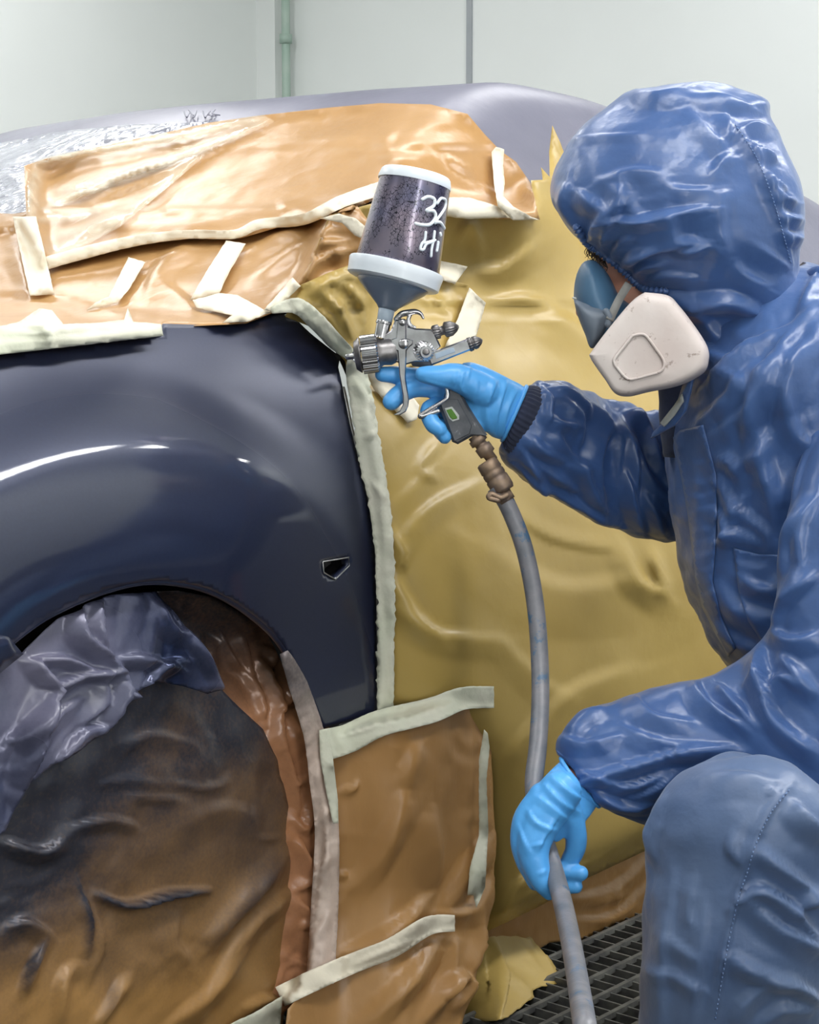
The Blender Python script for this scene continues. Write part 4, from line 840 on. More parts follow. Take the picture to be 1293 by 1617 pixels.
for pl, z0, z1, mm, nm in (([(700, 560), (740, 540), (800, 540), (880, 690), (866, 738), (780, 778)], 11, 16, 'handle', 'gauge_housing'), ([(724, 592), (768, 582), (808, 632), (808, 656), (770, 668), (750, 650)], 15.5, 18, 'lcd_frame', 'display_frame'), ([(734, 602), (764, 594), (796, 640), (796, 650), (770, 656), (757, 645)], 17.5, 19, 'lcd', 'display')):
    mesh_obj(nm, *gpoly(k2(pl), z0, z1, 1.0), M[mm], hd, False)
c = np.array(k2([(738, 478), (742, 520), (722, 548), (610, 618), (588, 634), (600, 638), (690, 608)])); cc = curve(c, 6)
mesh_obj('trigger_guard', *tube(gp(cc[:, 0], cc[:, 1], 14), 4.0 * GS, 12, roundcap=True), M['steel'], hd)['label'] = 'bent chrome guard rod'
a = k2([(893, 745)])[0]; b = k2([(1000, 890)])[0]
mesh_obj('air_inlet', *glathe((*a, 0), (*b, 0), [(0, 11), (0.1, 11), (0.12, 14), (0.3, 14.5), (0.32, 10), (0.4, 10), (0.42, 13.5), (0.72, 13.5), (0.75, 9), (1.0, 9)], n=6 * 8), M['brass_dirty'], gun)

# ------------------------------------------------------------------ air hose
hs = np.array([(781, 768, 2.24), (797, 790, 2.24), (812, 822, 2.24), (826, 860, 2.235), (838, 910, 2.23), (847, 970, 2.22), (852, 1040, 2.20), (853, 1110, 2.17), (849, 1180, 2.13), (843, 1240, 2.10), (852, 1300, 2.08), (870, 1360, 2.055), (887, 1420, 2.0), (902, 1490, 1.89), (914, 1560, 1.75), (924, 1625, 1.60)])
hc = curve(hs, 8); P = pix(hc[:, 0], hc[:, 1], hc[:, 2])
tail = [P[-1], P[-1] + np.array([0.004, -0.06, -0.12]), P[-1] + np.array([0.02, -0.14, -0.235]), P[-1] + np.array([0.07, -0.24, -0.315]), P[-1] + np.array([0.16, -0.33, -P[-1][2] + 0.0105 + 0.004]), P[-1] + np.array([0.32, -0.36, -P[-1][2] + 0.0105])]
P = np.vstack([P[:-1], curve(tail, 8)])
hose = thing('air_hose', 'dusty grey air hose hanging from the spray gun and running through the lower gloved hand', 'hose', P[-1] * [1, 1, 0])
mesh_obj('tube', *tube(P, 0.0104, 28), M['hose'], hose)
A = pix(767, 728, 2.24); B = pix(797, 776, 2.24)
mesh_obj('coupling', *lathe(A, B, [(s, r * GS) for s, r in [(0, 13), (0.04, 17), (0.3, 18), (0.33, 16.5), (0.38, 18), (0.5, 18), (0.53, 16.5), (0.58, 18.5), (0.9, 18.5), (1, 16)]], 40), M['brass_dirty'], hose)
c = curve([(800, 782), (790, 786), (776, 780), (772, 786), (786, 790)], 5); mesh_obj('clamp', *join(tube(pix(c[:, 0], c[:, 1], 2.225), 4.5 * GS, 10, roundcap=True), lathe(pix(792, 779, 2.24), pix(800, 792, 2.24), [(0, 15 * GS), (1, 15 * GS)], 28)), M['brass_dirty'], hose)

# ------------------------------------------------------------------ the painter
person = thing('person', 'person in blue hooded coveralls, respirator and blue gloves crouching beside the car, spraying', 'person', (0.42, 2.15, 0.0))
def pt(x, y, d): return pix(x, y, d)
def limb(pts, rad, **k):
    p = curve(np.array(pts, float), 6); r = np.interp(np.linspace(0, 1, len(p)), np.linspace(0, 1, len(rad)), rad)
    return tube(pix(p[:, 0], p[:, 1], p[:, 2]), r, 16, roundcap=True)
# gloves: finger chains (x, y, towards camera px) and radii px
def chain(pts, rad, d0):
    p = curve(np.array(pts, float), 6); r = np.interp(np.linspace(0, 1, len(p)), np.linspace(0, 1, len(rad)), rad)
    return tube(pix(p[:, 0], p[:, 1], d0 - p[:, 2] * d0 / F), r * d0 / F, 20, roundcap=True)
RH = [([(765, 618, 2), (722, 596, 16), (692, 594, 25), (668, 591, 25)], [26, 22, 17, 12.5]),                     # thumb over the gun's side
      ([(752, 620, -14), (712, 605, -26), (660, 596, -22), (622, 592, -14), (604, 591, -10)], [20, 16, 14, 13.5, 12]),   # index finger
      ([(748, 640, -16), (705, 618, -28), (660, 612, -20), (632, 622, -8), (618, 634, -3)], [20, 16, 15, 15, 14]),       # middle finger on the trigger
      ([(748, 655, -14), (705, 645, -26), (678, 646, -6), (682, 668, 10), (694, 678, 14)], [19, 16, 14, 13, 12]),        # ring finger round the grip
      ([(752, 668, -14), (715, 668, -24), (694, 676, -4), (702, 690, 8)], [18, 14, 12, 11])]                            # little finger
LH = [([(884, 1250, 6), (856, 1292, 12), (842, 1340, 24), (852, 1384, 32), (867, 1410, 32)], [34, 33, 26, 18, 11.5]),     # index finger on the near side of the hose
      ([(860, 1262, 4), (832, 1300, 6), (828, 1345, 10), (846, 1392, 16)], [28, 24, 19, 14]),
      ([(892, 1272, -6), (908, 1312, -18), (908, 1342, -28), (898, 1360, -34)], [24, 18, 16, 13]),                       # thumb behind
      ([(872, 1280, -12), (842, 1320, -24), (856, 1366, -34), (888, 1376, -30), (917, 1379, -20)], [22, 17, 15, 14, 12]),
      ([(868, 1290, -16), (838, 1340, -30), (856, 1388, -36), (884, 1398, -34), (909, 1400, -24)], [20, 16, 14, 12.5, 11]),
      ([(870, 1288, -22), (836, 1330, -42), (846, 1376, -50), (880, 1390, -44)], [18, 14, 12, 10])]
RD, LD = 2.24, 2.06
palmR = loft([(832, 613, 792, 694, 2.27, .72), (816, 604, 778, 690, 2.26, .62), (796, 594, 762, 678, 2.25, .6), (768, 580, 748, 668, 2.25, .55), (744, 572, 738, 656, 2.255, .5), (728, 574, 726, 640, 2.26, .42)], 40, 6)
palmL = loft([(887, 1200, 944, 1270, 2.115, .7), (872, 1214, 938, 1279, 2.10, .6), (852, 1234, 930, 1290, 2.085, .5), (828, 1260, 918, 1304, 2.07, .45), (812, 1288, 896, 1318, 2.07, .42), (812, 1308, 880, 1330, 2.07, .38)], 40, 6)
# bare body: one continuous figure under the clothes
bparts = [loft([(1010, 175, 1110, 175, 2.27, .7), (965, 205, 1180, 205, 2.27, .66), (940, 260, 1215, 260, 2.27, .62), (934, 320, 1218, 330, 2.27, .58), (934, 375, 1205, 395, 2.265, .52), (945, 408, 1190, 436, 2.26, .48), (952, 425, 1180, 455, 2.255, .46), (940, 450, 1170, 488, 2.25, .46), (942, 500, 1150, 540, 2.25, .46), (962, 545, 1120, 580, 2.25, .46), (985, 575, 1085, 600, 2.25, .4)], 40, 6),
          limb([(955, 432, 2.25), (938, 462, 2.25), (926, 490, 2.25)], [.012, .015, .014]),
          limb([(1130, 480, 2.28), (1180, 600, 2.29)], [.058, .062]),
          loft([(1140, 590, 1320, 540, 2.29, 1.3), (1115, 680, 1400, 580, 2.29, 1.25), (1130, 800, 1460, 720, 2.29, 1.05), (1170, 930, 1510, 880, 2.29, .95), (1240, 1060, 1530, 1050, 2.29, .95), (1330, 1180, 1530, 1240, 2.29, .95), (1390, 1270, 1520, 1330, 2.29, .85)], 40, 8),
          limb([(1150, 690, 2.425), (1070, 740, 2.425), (1000, 742, 2.415), (900, 690, 2.345), (812, 652, 2.275)], [.05, .045, .036, .026, .02]),
          limb([(1350, 590, 2.19), (1345, 800, 2.13), (1335, 1060, 2.12), (1250, 1170, 2.13), (1080, 1195, 2.155), (912, 1232, 2.118)], [.055, .05, .043, .04, .032, .018]),
          limb([(1450, 1350, 2.24), (1300, 1350, 2.12), (1175, 1325, 2.035), (1165, 1450, 2.03), (1165, 1600, 2.04), (1160, 1760, 2.06)], [.055, .045, .046, .042, .04, .034]),
          limb([(1165, 1765, 2.06), (1100, 1790, 2.03), (1060, 1797, 2.01)], [.036, .032, .024]),
          limb([(1430, 1340, 2.35), (1330, 1440, 2.42), (1250, 1550, 2.48), (1340, 1600, 2.50), (1480, 1610, 2.52)], [.05, .045, .04, .033, .026]),
          limb([(1480, 1610, 2.52), (1510, 1650, 2.5), (1512, 1660, 2.48)], [.034, .03, .024])]
shrink = lambda L, k: [(p, [x * k for x in r]) for p, r in L]
for Lh, d0 in ((RH, RD), (LH, LD)):
    for p, r in shrink(Lh, 0.78): bparts.append(chain(p, r, d0))
for pl in (palmR, palmL):
    Vp = np.array(pl[0]).reshape(-1, 40, 3); cc = Vp.mean(1, keepdims=True); bparts.append(((cc + (Vp - cc) * 0.8).reshape(-1, 3), pl[1]))
bv, bf = fuse(*join(*bparts), 0.0052, 3)
mesh_obj('body', bv, bf, M['skin'], person)
for nm, pl, Lh, d0, lab in (('glove', palmR, RH, RD, 'blue nitrile glove gripping the spray gun'), ('glove', palmL, LH, LD, 'blue nitrile glove around the hose')):
    gv, gf = fuse(*join(pl, *[chain(p, r, d0) for p, r in Lh]), 0.0021, 3)
    px_, dd = proj(gv); nrm = vnormals(gv, gf); fc = np.clip(-(nrm @ FWD) * 1.6, 0, 1)
    fl_ = [([(785, 600), (770, 640), (775, 680)], 4, .0035, 's'), ([(800, 605), (786, 650), (784, 690)], 3, .003, 's'), ([(735, 585), (728, 605), (735, 622)], 3, .0025, 's'), ([(720, 590), (716, 608)], 2.5, .002, 's'), ([(755, 600), (748, 640)], 4, .002, 's'), ([(745, 575), (738, 600)], 3, .002, 's'), ([(670, 600), (690, 605), (720, 614)], 3, .0015, 's'), ([(815, 620), (800, 650), (795, 690)], 3, .003, 's')] if d0 == RD else \
          [([(870, 1222), (900, 1250), (932, 1268)], 4, .0035, 's'), ([(862, 1240), (890, 1268), (925, 1285)], 4, .003, 's'), ([(850, 1258), (880, 1280), (905, 1300)], 5, .003, 's'), ([(880, 1290), (860, 1320), (850, 1345)], 4, .003, 's'), ([(835, 1280), (850, 1300), (880, 1310)], 4, .003, 's'), ([(818, 1300), (830, 1330), (840, 1350)], 4, .002, 's'), ([(840, 1335), (856, 1330)], 3, .002, 's'), ([(850, 1380), (862, 1372)], 3, .002, 's'), ([(880, 1210), (915, 1245), (940, 1262)], 3, .003, 's')]
    gv = gv + nrm * (1.7 * folds_disp(px_, fl_) * fc + 0.0012 * crumple(gv, 45, 3, 6, .7))[:, None]
    g = mesh_obj(nm, gv, gf, M['glove'], person); g['label'] = lab
    rim = [(831, 611, 2.27), (793, 695, 2.27)] if d0 == RD else [(886, 1198, 2.115), (946, 1272, 2.115)]
    A, B = pix(*rim[0]), pix(*rim[1]); c = (A + B) / 2; e1 = (B - A) / 2; r = np.linalg.norm(e1); e2 = np.array([0.05, 1, 0]); e2 -= e1 * (e2 @ e1) / r ** 2; e2 *= r * .74 / np.linalg.norm(e2)
    a_ = np.linspace(0, 2 * math.pi, 61); P = c + np.cos(a_)[:, None] * e1 * 1.01 + np.sin(a_)[:, None] * e2; mesh_obj('rolled_rim', *tube(P, 0.0026, 10, cap=False), M['glove'], g)

# coveralls
def cloth(name, VF, folds, parent, m, cr=0.004, crs=11, seed=1, amp=1.0, label=None, facing=True):
    V = np.array(VF[0], float); Fc = VF[1]; nrm = vnormals(V, Fc)
    if np.mean(np.einsum('ij,ij->i', nrm, V - V.mean(0))) < 0: nrm = -nrm; Fc = [tuple(f[::-1]) for f in Fc]
    px_, dd = proj(V); fc = np.clip(-(nrm @ FWD) * 1.8 + 0.15, 0, 1)
    h = 1.5 * folds_disp(px_, folds) * fc * amp + cr * 3.2 * (crumple(V + 0.02 * np.stack([vnoise(V * 9, 1), vnoise(V * 9, 2), vnoise(V * 9, 3)], -1), crs, seed, 9, 0.85) - 0.2 + 0.4 * crumple(V, crs * 2.6, seed + 60, 7, 0.8)) + cr * 0.8 * fbm(V * 14, seed + 3, 2)
    V = V + nrm * h[:, None]
    o = mesh_obj(name, V, Fc, m, parent)
    if label: o['label'] = label
    return o, BVHTree.FromPolygons([Vector(v) for v in V], Fc)
zA = lambda p: zz(780, 560, 2.52, p)
zH = lambda p: zz(850, 110, 2.919, p)
zL = lambda p: zz(770, 1150, 2.472, p)
def fl(f, rows): return [(f(p), w, a, k) for p, w, a, k in rows]
TOR = [(1085, 520, 1270, 420, 2.28, 1.0), (1068, 600, 1330, 440, 2.29, 1.15), (1054, 687, 1400, 490, 2.29, 1.2), (1058, 750, 1450, 570, 2.29, 1.1), (1066, 814, 1490, 660, 2.29, 1.0), (1072, 862, 1520, 750, 2.29, .95), (1086, 917, 1545, 850, 2.29, .92), (1109, 969, 1560, 940, 2.29, .92), (1133, 1012, 1570, 1030, 2.29, .92), (1165, 1054, 1570, 1130, 2.29, .92), (1230, 1120, 1570, 1230, 2.29, .95), (1330, 1210, 1570, 1330, 2.29, 1.05), (1365, 1290, 1560, 1420, 2.29, 1.1), (1400, 1400, 1530, 1460, 2.29, .9)]
torso_f = fl(zA, [([(890, 400), (950, 420), (1000, 480)], 9, .008, 's'), ([(880, 620), (930, 660), (980, 760)], 9, .008, 's'), ([(1040, 200), (1080, 420), (1130, 700)], 12, .010, 's'), ([(1000, 560), (940, 700), (950, 760)], 9, .008, 's'), ([(980, 430), (1060, 380), (1100, 300)], 9, .008, 's'), ([(900, 480), (960, 600), (1040, 640)], 8, .007, 's'), ([(1090, 420), (1160, 600)], 10, .008, 's'),
    ([(830, 140), (960, 60), (1060, -60)], 14, .010, 's'), ([(820, 260), (940, 180), (1080, 40)], 12, .010, 's'), ([(860, 330), (1000, 230), (1150, 60)], 12, .008, 's'), ([(1000, 330), (1060, 120), (1180, 0)], 12, .010, 's'), ([(900, 900), (980, 1000), (1100, 1050)], 14, .008, 's'), ([(880, 760), (960, 700), (1060, 760)], 9, .007, 's'), ([(980, 880), (1080, 930), (1130, 900)], 10, .007, 's'), ([(870, 1050), (960, 1130), (1050, 1180)], 12, .008, 's'), ([(1000, 640), (1080, 700), (1120, 780)], 9, .007, 's'), ([(1150, 100), (1200, 300), (1293, 380)], 12, .010, 's')]) + \
    fl(zH, [([(870, 1390), (1000, 1290), (1180, 1180), (1293, 1100)], 12, .010, 's'), ([(760, 1250), (830, 1320), (930, 1360)], 12, .012, 's'), ([(1000, 1450), (1100, 1330), (1200, 1200)], 11, .009, 's'), ([(1120, 1580), (1170, 1380), (1293, 1200)], 12, .010, 's'), ([(1200, 1120), (1260, 1000), (1293, 950)], 9, .010, 's'), ([(780, 1450), (900, 1420), (1000, 1480)], 10, .008, 's')])
cov, cov_b = cloth('coverall', loft(TOR, 180, 13), torso_f, person, M['cloth'], cr=0.005, crs=14, seed=3, amp=1.35, label='blue nylon hooded coverall')
hood_st = [(1085, 133, 1120, 133, 2.235, .8), (1040, 138, 1170, 143, 2.235, .8), (985, 149, 1211, 159, 2.235, .8), (948, 174, 1215, 186, 2.235, .8), (914, 202, 1230, 214, 2.235, .8), (894, 231, 1241, 242, 2.235, .8), (879, 265, 1252, 270, 2.235, .8), (874.5, 295, 1260, 300, 2.235, .8), (878, 322, 1264, 326, 2.235, .8), (893, 347, 1265, 352, 2.235, .8), (910, 370, 1263, 380, 2.235, .8), (938, 396, 1262, 406, 2.235, .78), (966, 418, 1262, 430, 2.235, .76), (990, 438, 1266, 455, 2.235, .74), (1010, 456, 1275, 480, 2.24, .72), (1045, 478, 1285, 505, 2.245, .7), (1072, 515, 1292, 540, 2.25, .68), (1088, 560, 1296, 580, 2.26, .64), (1100, 610, 1280, 620, 2.27, .55)]
hood_f = fl(zH, [([(150, 520), (140, 640), (240, 800)], 11, .012, 's'), ([(390, 530), (380, 620), (300, 770)], 11, .014, 's'), ([(190, 560), (280, 620), (340, 650)], 10, .010, 's'), ([(330, 690), (470, 690), (600, 665), (770, 640)], 13, .016, 's'), ([(600, 640), (640, 770), (770, 800)], 11, .010, 's'), ([(640, 800), (500, 830), (410, 900)], 10, .014, 's'), ([(230, 800), (280, 700), (330, 640)], 7, .010, 's'), ([(270, 840), (330, 740), (360, 690)], 7, .010, 's'), ([(330, 880), (380, 790), (440, 760)], 7, .010, 's'), ([(380, 920), (430, 840), (520, 810)], 7, .010, 's'), ([(430, 970), (480, 900), (600, 880)], 7, .010, 's'),
    ([(480, 1000), (580, 940), (740, 960)], 9, .008, 's'), ([(490, 1020), (700, 1050), (880, 1040), (1010, 1105), (1030, 1160)], 13, .022, 's'), ([(740, 1070), (850, 1220), (1000, 1140)], 12, .012, 's'), ([(820, 1250), (1000, 1240), (1200, 1090)], 13, .014, 's'), ([(690, 190), (790, 290), (880, 370)], 10, .007, 's'), ([(790, 500), (830, 430), (880, 380)], 8, .007, 's'), ([(130, 325), (300, 312), (480, 300)], 5, .003, 's'), ([(270, 530), (420, 470), (560, 480)], 12, .008, 's'), ([(900, 250), (1000, 400), (1080, 600), (1170, 900)], 7, .010, 's'),
    ([(980, 350), (1060, 400), (1090, 440)], 8, .012, 's'), ([(1040, 480), (1090, 530), (1130, 560)], 8, .012, 's'), ([(1080, 560), (1120, 600), (1170, 610)], 7, .012, 's'), ([(1110, 650), (1150, 680), (1200, 690)], 7, .010, 's'), ([(1130, 750), (1180, 770), (1210, 760)], 7, .010, 's'), ([(920, 280), (980, 255), (1060, 270)], 8, .010, 's'), ([(860, 200), (880, 280), (870, 340)], 8, .006, 's'), ([(430, 110), (560, 130), (700, 90)], 9, .008, 's'), ([(700, 120), (860, 130), (980, 170)], 9, .006, 's'), ([(560, 500), (640, 560), (800, 560)], 14, .007, 's'), ([(430, 560), (440, 640), (520, 690)], 11, .007, 's'), ([(850, 560), (840, 720), (880, 860)], 14, .007, 's'), ([(900, 880), (960, 950), (1050, 1000)], 11, .008, 's'), ([(1000, 800), (1080, 860), (1150, 920)], 10, .006, 's'), ([(640, 830), (720, 820), (780, 790)], 6, .006, 's'), ([(760, 960), (800, 880), (820, 800)], 9, .006, 's')])
hood, hood_b = cloth('hood', loft(hood_st, 170, 11, 2.25), hood_f, cov, M['cloth'], cr=0.003, crs=11, seed=9)
c = curve(zH([(165, 735), (210, 800), (255, 838), (330, 890), (400, 950), (450, 1000), (500, 1024), (580, 1030)]), 14)
P = []
for q in c:
    h = hood_b.ray_cast(Vector(CAM), Vector(ray(q + np.array([2.5, -2.5]))).normalized()); P.append(np.array(h[0]) if h[0] is not None else pix(q[0], q[1], 2.2))
P = np.array(P); P[:, 1] -= 0.004; rr = 0.0042 * (1 + 0.35 * np.sin(np.arange(len(P)) * 1.9)); mesh_obj('elastic_edge', *tube(P, rr, 10, roundcap=True), M['cloth'], hood)
# right sleeve (towards the gun)
RS = [(838, 614, 793, 710, 2.285, .7), (846, 611, 797, 722, 2.30, .8), (862, 609, 806, 735, 2.31, .85), (895, 611, 836, 758, 2.33, .9), (931, 619, 880, 786, 2.36, .85), (960, 635, 924, 811, 2.385, .8), (994, 645, 970, 829, 2.41, .75), (1030, 656, 1012, 846, 2.42, .7), (1075, 650, 1066, 851, 2.42, .65), (1130, 610, 1140, 830, 2.40, .6)]
rs_f = fl(zA, [([(190, 150), (215, 200), (200, 270)], 6, .009, 's'), ([(150, 330), (200, 370), (270, 420)], 7, .010, 's'), ([(200, 240), (250, 270), (310, 280)], 6, .009, 's'), ([(120, 380), (170, 450), (220, 530)], 7, .009, 's'), ([(440, 290), (400, 440), (430, 590)], 11, .012, 's'), ([(470, 240), (530, 400), (560, 560)], 11, .012, 's'), ([(540, 330), (600, 470), (690, 560)], 10, .012, 's'), ([(580, 540), (650, 630), (690, 710)], 9, .010, 's'), ([(90, 430), (300, 560), (500, 665)], 7, .010, 's'), ([(330, 170), (420, 240), (450, 300)], 9, .008, 's'), ([(260, 190), (330, 260), (330, 360)], 9, .008, 's'), ([(230, 300), (300, 400), (380, 440)], 8, .008, 's'), ([(330, 420), (400, 560), (480, 640)], 9, .009, 's'), ([(500, 470), (560, 600), (600, 690)], 9, .010, 's'), ([(600, 270), (640, 380), (690, 470)], 9, .009, 's'), ([(230, 150), (300, 170), (360, 230)], 7, .008, 's'), ([(150, 420), (250, 470), (330, 540)], 7, .008, 's'), ([(500, 240), (560, 250), (600, 300)], 7, .010, 's'), ([(620, 560), (670, 600), (700, 600)], 7, .008, 's')])
cloth('sleeve', loft(RS, 120, 16), rs_f, cov, M['cloth'], cr=0.0045, crs=16, seed=21, amp=1.25, label='sleeve reaching forward to the spray gun')
# knitted cuff
cf = loft([(828, 610, 791, 694, 2.272, .72), (834, 610, 793, 700, 2.275, .72), (846, 610, 796, 712, 2.28, .74), (862, 617, 806, 720, 2.29, .74), (872, 625, 815, 724, 2.3, .7)], 160, 10)
V = np.array(cf[0]); n_ = 160; Vr = V.reshape(-1, n_, 3); cc = Vr.mean(1, keepdims=True); Vr = cc + (Vr - cc) * (1 + 0.018 * np.sign(np.sin(np.arange(n_) * math.pi / 2 + .4)))[None, :, None]
mesh_obj('cuff', Vr.reshape(-1, 3), cf[1], M['knit'], cov)['label'] = 'ribbed navy knit cuff'
# left sleeve: upper arm down the right edge, forearm across the knee
LS = [(886, 1184, 944, 1268, 2.125, .8), (892, 1164, 966, 1283, 2.13, .85), (922, 1121, 1000, 1292, 2.14, .8), (965, 1105, 1046, 1300, 2.145, .75), (1010, 1095, 1100, 1306, 2.15, .72), (1060, 1085, 1170, 1318, 2.15, .72), (1108, 1076, 1240, 1325, 2.15, .7), (1148, 1062, 1310, 1320, 2.14, .68), (1200, 1020, 1392, 1280, 2.13, .66), (1232, 962, 1440, 1170, 2.12, .7), (1234, 890, 1445, 1040, 2.12, .75), (1247, 798, 1452, 880, 2.12, .8), (1275, 700, 1466, 740, 2.13, .85), (1310, 600, 1470, 600, 2.15, .9), (1300, 500, 1440, 470, 2.18, .9), (1270, 430, 1380, 400, 2.22, .9)]
ls_f = fl(zA, [([(1240, 640), (1180, 750), (1160, 900)], 11, .010, 's'), ([(1293, 880), (1190, 980), (1130, 1110)], 12, .014, 's'), ([(1125, 1105), (1200, 1140), (1293, 1110)], 11, .014, 's'), ([(1070, 1150), (1080, 1300), (1120, 1450), (1293, 1580)], 12, .018, 's'), ([(1090, 1370), (1150, 1290), (1230, 1320)], 10, .012, 's'), ([(800, 1320), (850, 1400), (1000, 1480)], 11, .014, 's'), ([(550, 1360), (630, 1450), (800, 1470)], 12, .009, 's'), ([(280, 1530), (340, 1440), (440, 1400)], 9, .009, 's'), ([(900, 1330), (980, 1400), (1060, 1500)], 11, .012, 's'), ([(1293, 300), (1230, 420), (1190, 600)], 10, .010, 's'), ([(1293, 560), (1240, 700), (1230, 850)], 11, .010, 's'), ([(1140, 1200), (1200, 1240), (1293, 1360)], 11, .014, 's'), ([(1000, 1330), (1060, 1290), (1070, 1240)], 9, .010, 's'), ([(500, 1480), (640, 1540), (860, 1560)], 10, .008, 's')]) + \
    fl(zL, [([(290, 90), (310, 150), (360, 200)], 6, .008, 's'), ([(350, 215), (480, 165), (750, 95), (960, 70)], 8, .016, 's'), ([(470, 205), (560, 215), (700, 160)], 7, .012, 's'), ([(540, 270), (640, 230), (740, 160)], 8, .010, 's'), ([(420, 240), (520, 285), (640, 285)], 7, .010, 's'), ([(350, 170), (420, 180), (470, 210)], 6, .008, 's'), ([(280, 40), (380, 60), (520, 30)], 9, .007, 's')])
ls, ls_b = cloth('sleeve', loft(LS, 150, 12), ls_f, cov, M['cloth'], cr=0.004, crs=12, seed=27, amp=1.25, label='sleeve of the arm resting over the knee')
# trouser legs
LEG1 = loft([(1110, 1205, 1200, 1195, 2.02, .8), (1075, 1225, 1260, 1215, 2.02, .85), (1044, 1258, 1330, 1280, 2.02, .8), (1027, 1300, 1345, 1350, 2.02, .78), (1023, 1350, 1340, 1390, 2.02, .76), (1021.5, 1393, 1335, 1420, 2.02, .76), (1018, 1441, 1328, 1470, 2.02, .76), (1018.5, 1494, 1320, 1520, 2.02, .76), (1013, 1554, 1312, 1570, 2.03, .76), (1009, 1617, 1302, 1630, 2.04, .76), (1012, 1700, 1292, 1710, 2.05, .74), (1050, 1780, 1262, 1785, 2.06, .72)], 64, 8)
LEG2 = loft([(1100, 1206, 1070, 1320, 2.03, .8), (1150, 1187, 1120, 1390, 2.04, .8), (1215, 1201, 1200, 1430, 2.07, .8), (1293, 1236, 1285, 1465, 2.11, .85), (1400, 1250, 1390, 1500, 2.17, .9), (1500, 1270, 1495, 1510, 2.22, 1.0), (1560, 1310, 1555, 1470, 2.26, 1.0)], 64, 8)
lv, lf = fuse(*join(LEG1, LEG2), 0.0045, 6)
leg_f = fl(zL, [([(1180, 235), (1100, 330), (1040, 460), (1010, 560), (975, 660), (930, 860), (880, 1160)], 5, .007, 's'), ([(1190, 300), (1240, 360), (1310, 420)], 12, .016, 's'), ([(1040, 460), (1130, 520), (1310, 670)], 11, .014, 's'), ([(975, 670), (1060, 625), (1160, 680), (1293, 830)], 11, .016, 's'), ([(1040, 690), (1150, 780), (1290, 860)], 12, .014, 's'), ([(1310, 670), (1230, 690), (1200, 720)], 9, .012, 's'), ([(950, 880), (1040, 930), (1140, 960)], 11, .010, 's'), ([(1090, 970), (1200, 980), (1290, 1070)], 11, .014, 's'), ([(700, 270), (650, 390), (640, 520)], 10, .010, 's'), ([(690, 370), (665, 430), (660, 520)], 7, .007, 's'), ([(810, 580), (790, 700), (800, 780)], 10, .005, 's'), ([(700, 800), (760, 850), (830, 890)], 9, .005, 's'), ([(620, 930), (760, 960), (860, 1020)], 9, .006, 's'), ([(1000, 540), (940, 470), (960, 400)], 9, .007, 's'), ([(1100, 240), (1120, 260)], 5, .004, 's'), ([(860, 200), (1000, 190), (1140, 220)], 14, .006, 's'), ([(730, 560), (700, 900), (690, 1155)], 12, .006, 's'), ([(850, 700), (840, 900), (800, 1155)], 12, .006, 's'), ([(950, 1155), (1000, 1050), (1080, 1000)], 11, .009, 's'), ([(1060, 1150), (1150, 1080), (1260, 1100)], 11, .009, 's')])
leg, leg_b = cloth('trouser_leg', (lv, lf), leg_f, cov, M['cloth2'], cr=0.0035, crs=10, seed=33, amp=1.25, label='faded blue trouser leg with raised knee')
FAR = loft([(1410, 1280, 1400, 1480, 2.36, .8), (1320, 1360, 1330, 1530, 2.42, .8), (1240, 1450, 1300, 1610, 2.47, .8), (1225, 1540, 1330, 1650, 2.49, .8), (1300, 1545, 1350, 1660, 2.5, .8), (1420, 1560, 1430, 1655, 2.51, .8), (1490, 1570, 1490, 1650, 2.52, .8)], 48, 8)
cloth('trouser_leg', FAR, [], cov, M['cloth2'], cr=0.004, crs=10, seed=35, label='trouser leg kneeling behind')
# patches and seams sewn on
def patch(name, poly, m, bvh, lift, folds, parent, step=5, cr=0.0015):
    Q, Fc = cdt(resample(poly, step), step); B = []; NN = []
    for q in Q:
        h = bvh.ray_cast(Vector(CAM), Vector(ray(q)).normalized())
        if h[0] is None:
            h = bvh.find_nearest(Vector(pix(q[0], q[1], 2.2)))
        B.append(np.array(h[0])); n_ = np.array(h[1]); NN.append(n_ if n_ @ (CAM - B[-1]) > 0 else -n_)
    B = np.array(B); NN = np.array(NN); h = lift + folds_disp(Q, folds) + cr * crumple(B, 22, 5)
    o = mesh_obj(name, B - FWD * np.maximum(h, 0.0006)[:, None], Fc, m, parent); md = o.modifiers.new('thickness', 'SOLIDIFY'); md.thickness = 0.0012; md.offset = 0
    return o
def stitch(pts, bvh, parent, gap=5.0):
    c = resample(curve(pts, 6), gap / 2, closed=False); mb = MB()
    for i in range(0, len(c) - 1, 2):
        P = []
        for q in (c[i], c[i + 1]):
            h = bvh.ray_cast(Vector(CAM), Vector(ray(q)).normalized())
            if h[0] is not None: P.append(np.array(h[0]) - FWD * 0.0022)
        if len(P) == 2: mb.add(*tube(P, 0.0007, 5))
    if mb.v: mb.build('seam', M['thread'], parent)
pl_poly = zA([(712, 330), (740, 300), (830, 280), (850, 360), (880, 480), (884, 640), (876, 800), (866, 900), (900, 1040), (960, 1170), (930, 1200), (880, 1110), (830, 1010), (800, 900), (790, 800), (770, 640), (750, 520)])
pk = patch('placket', pl_poly, M['cloth'], cov_b, 0.003, [(zA([(760, y), (820, y + 12), (880, y - 8)]), 5, .004, 's') for y in (420, 500, 555, 610, 690, 735, 790, 850, 890, 950)], cov)
pkt = patch('chest_pocket', zA([(950, 770), (1050, 795), (1140, 797), (1150, 880), (1160, 1080), (1090, 1180), (1010, 1060), (975, 960), (960, 850)]), M['cloth'], cov_b, 0.003, [(zA([(1000, 830), (1050, 850), (1100, 810)]), 6, .004, 's'), (zA([(1000, 960), (1080, 930), (1130, 990)]), 8, .004, 's')], cov)
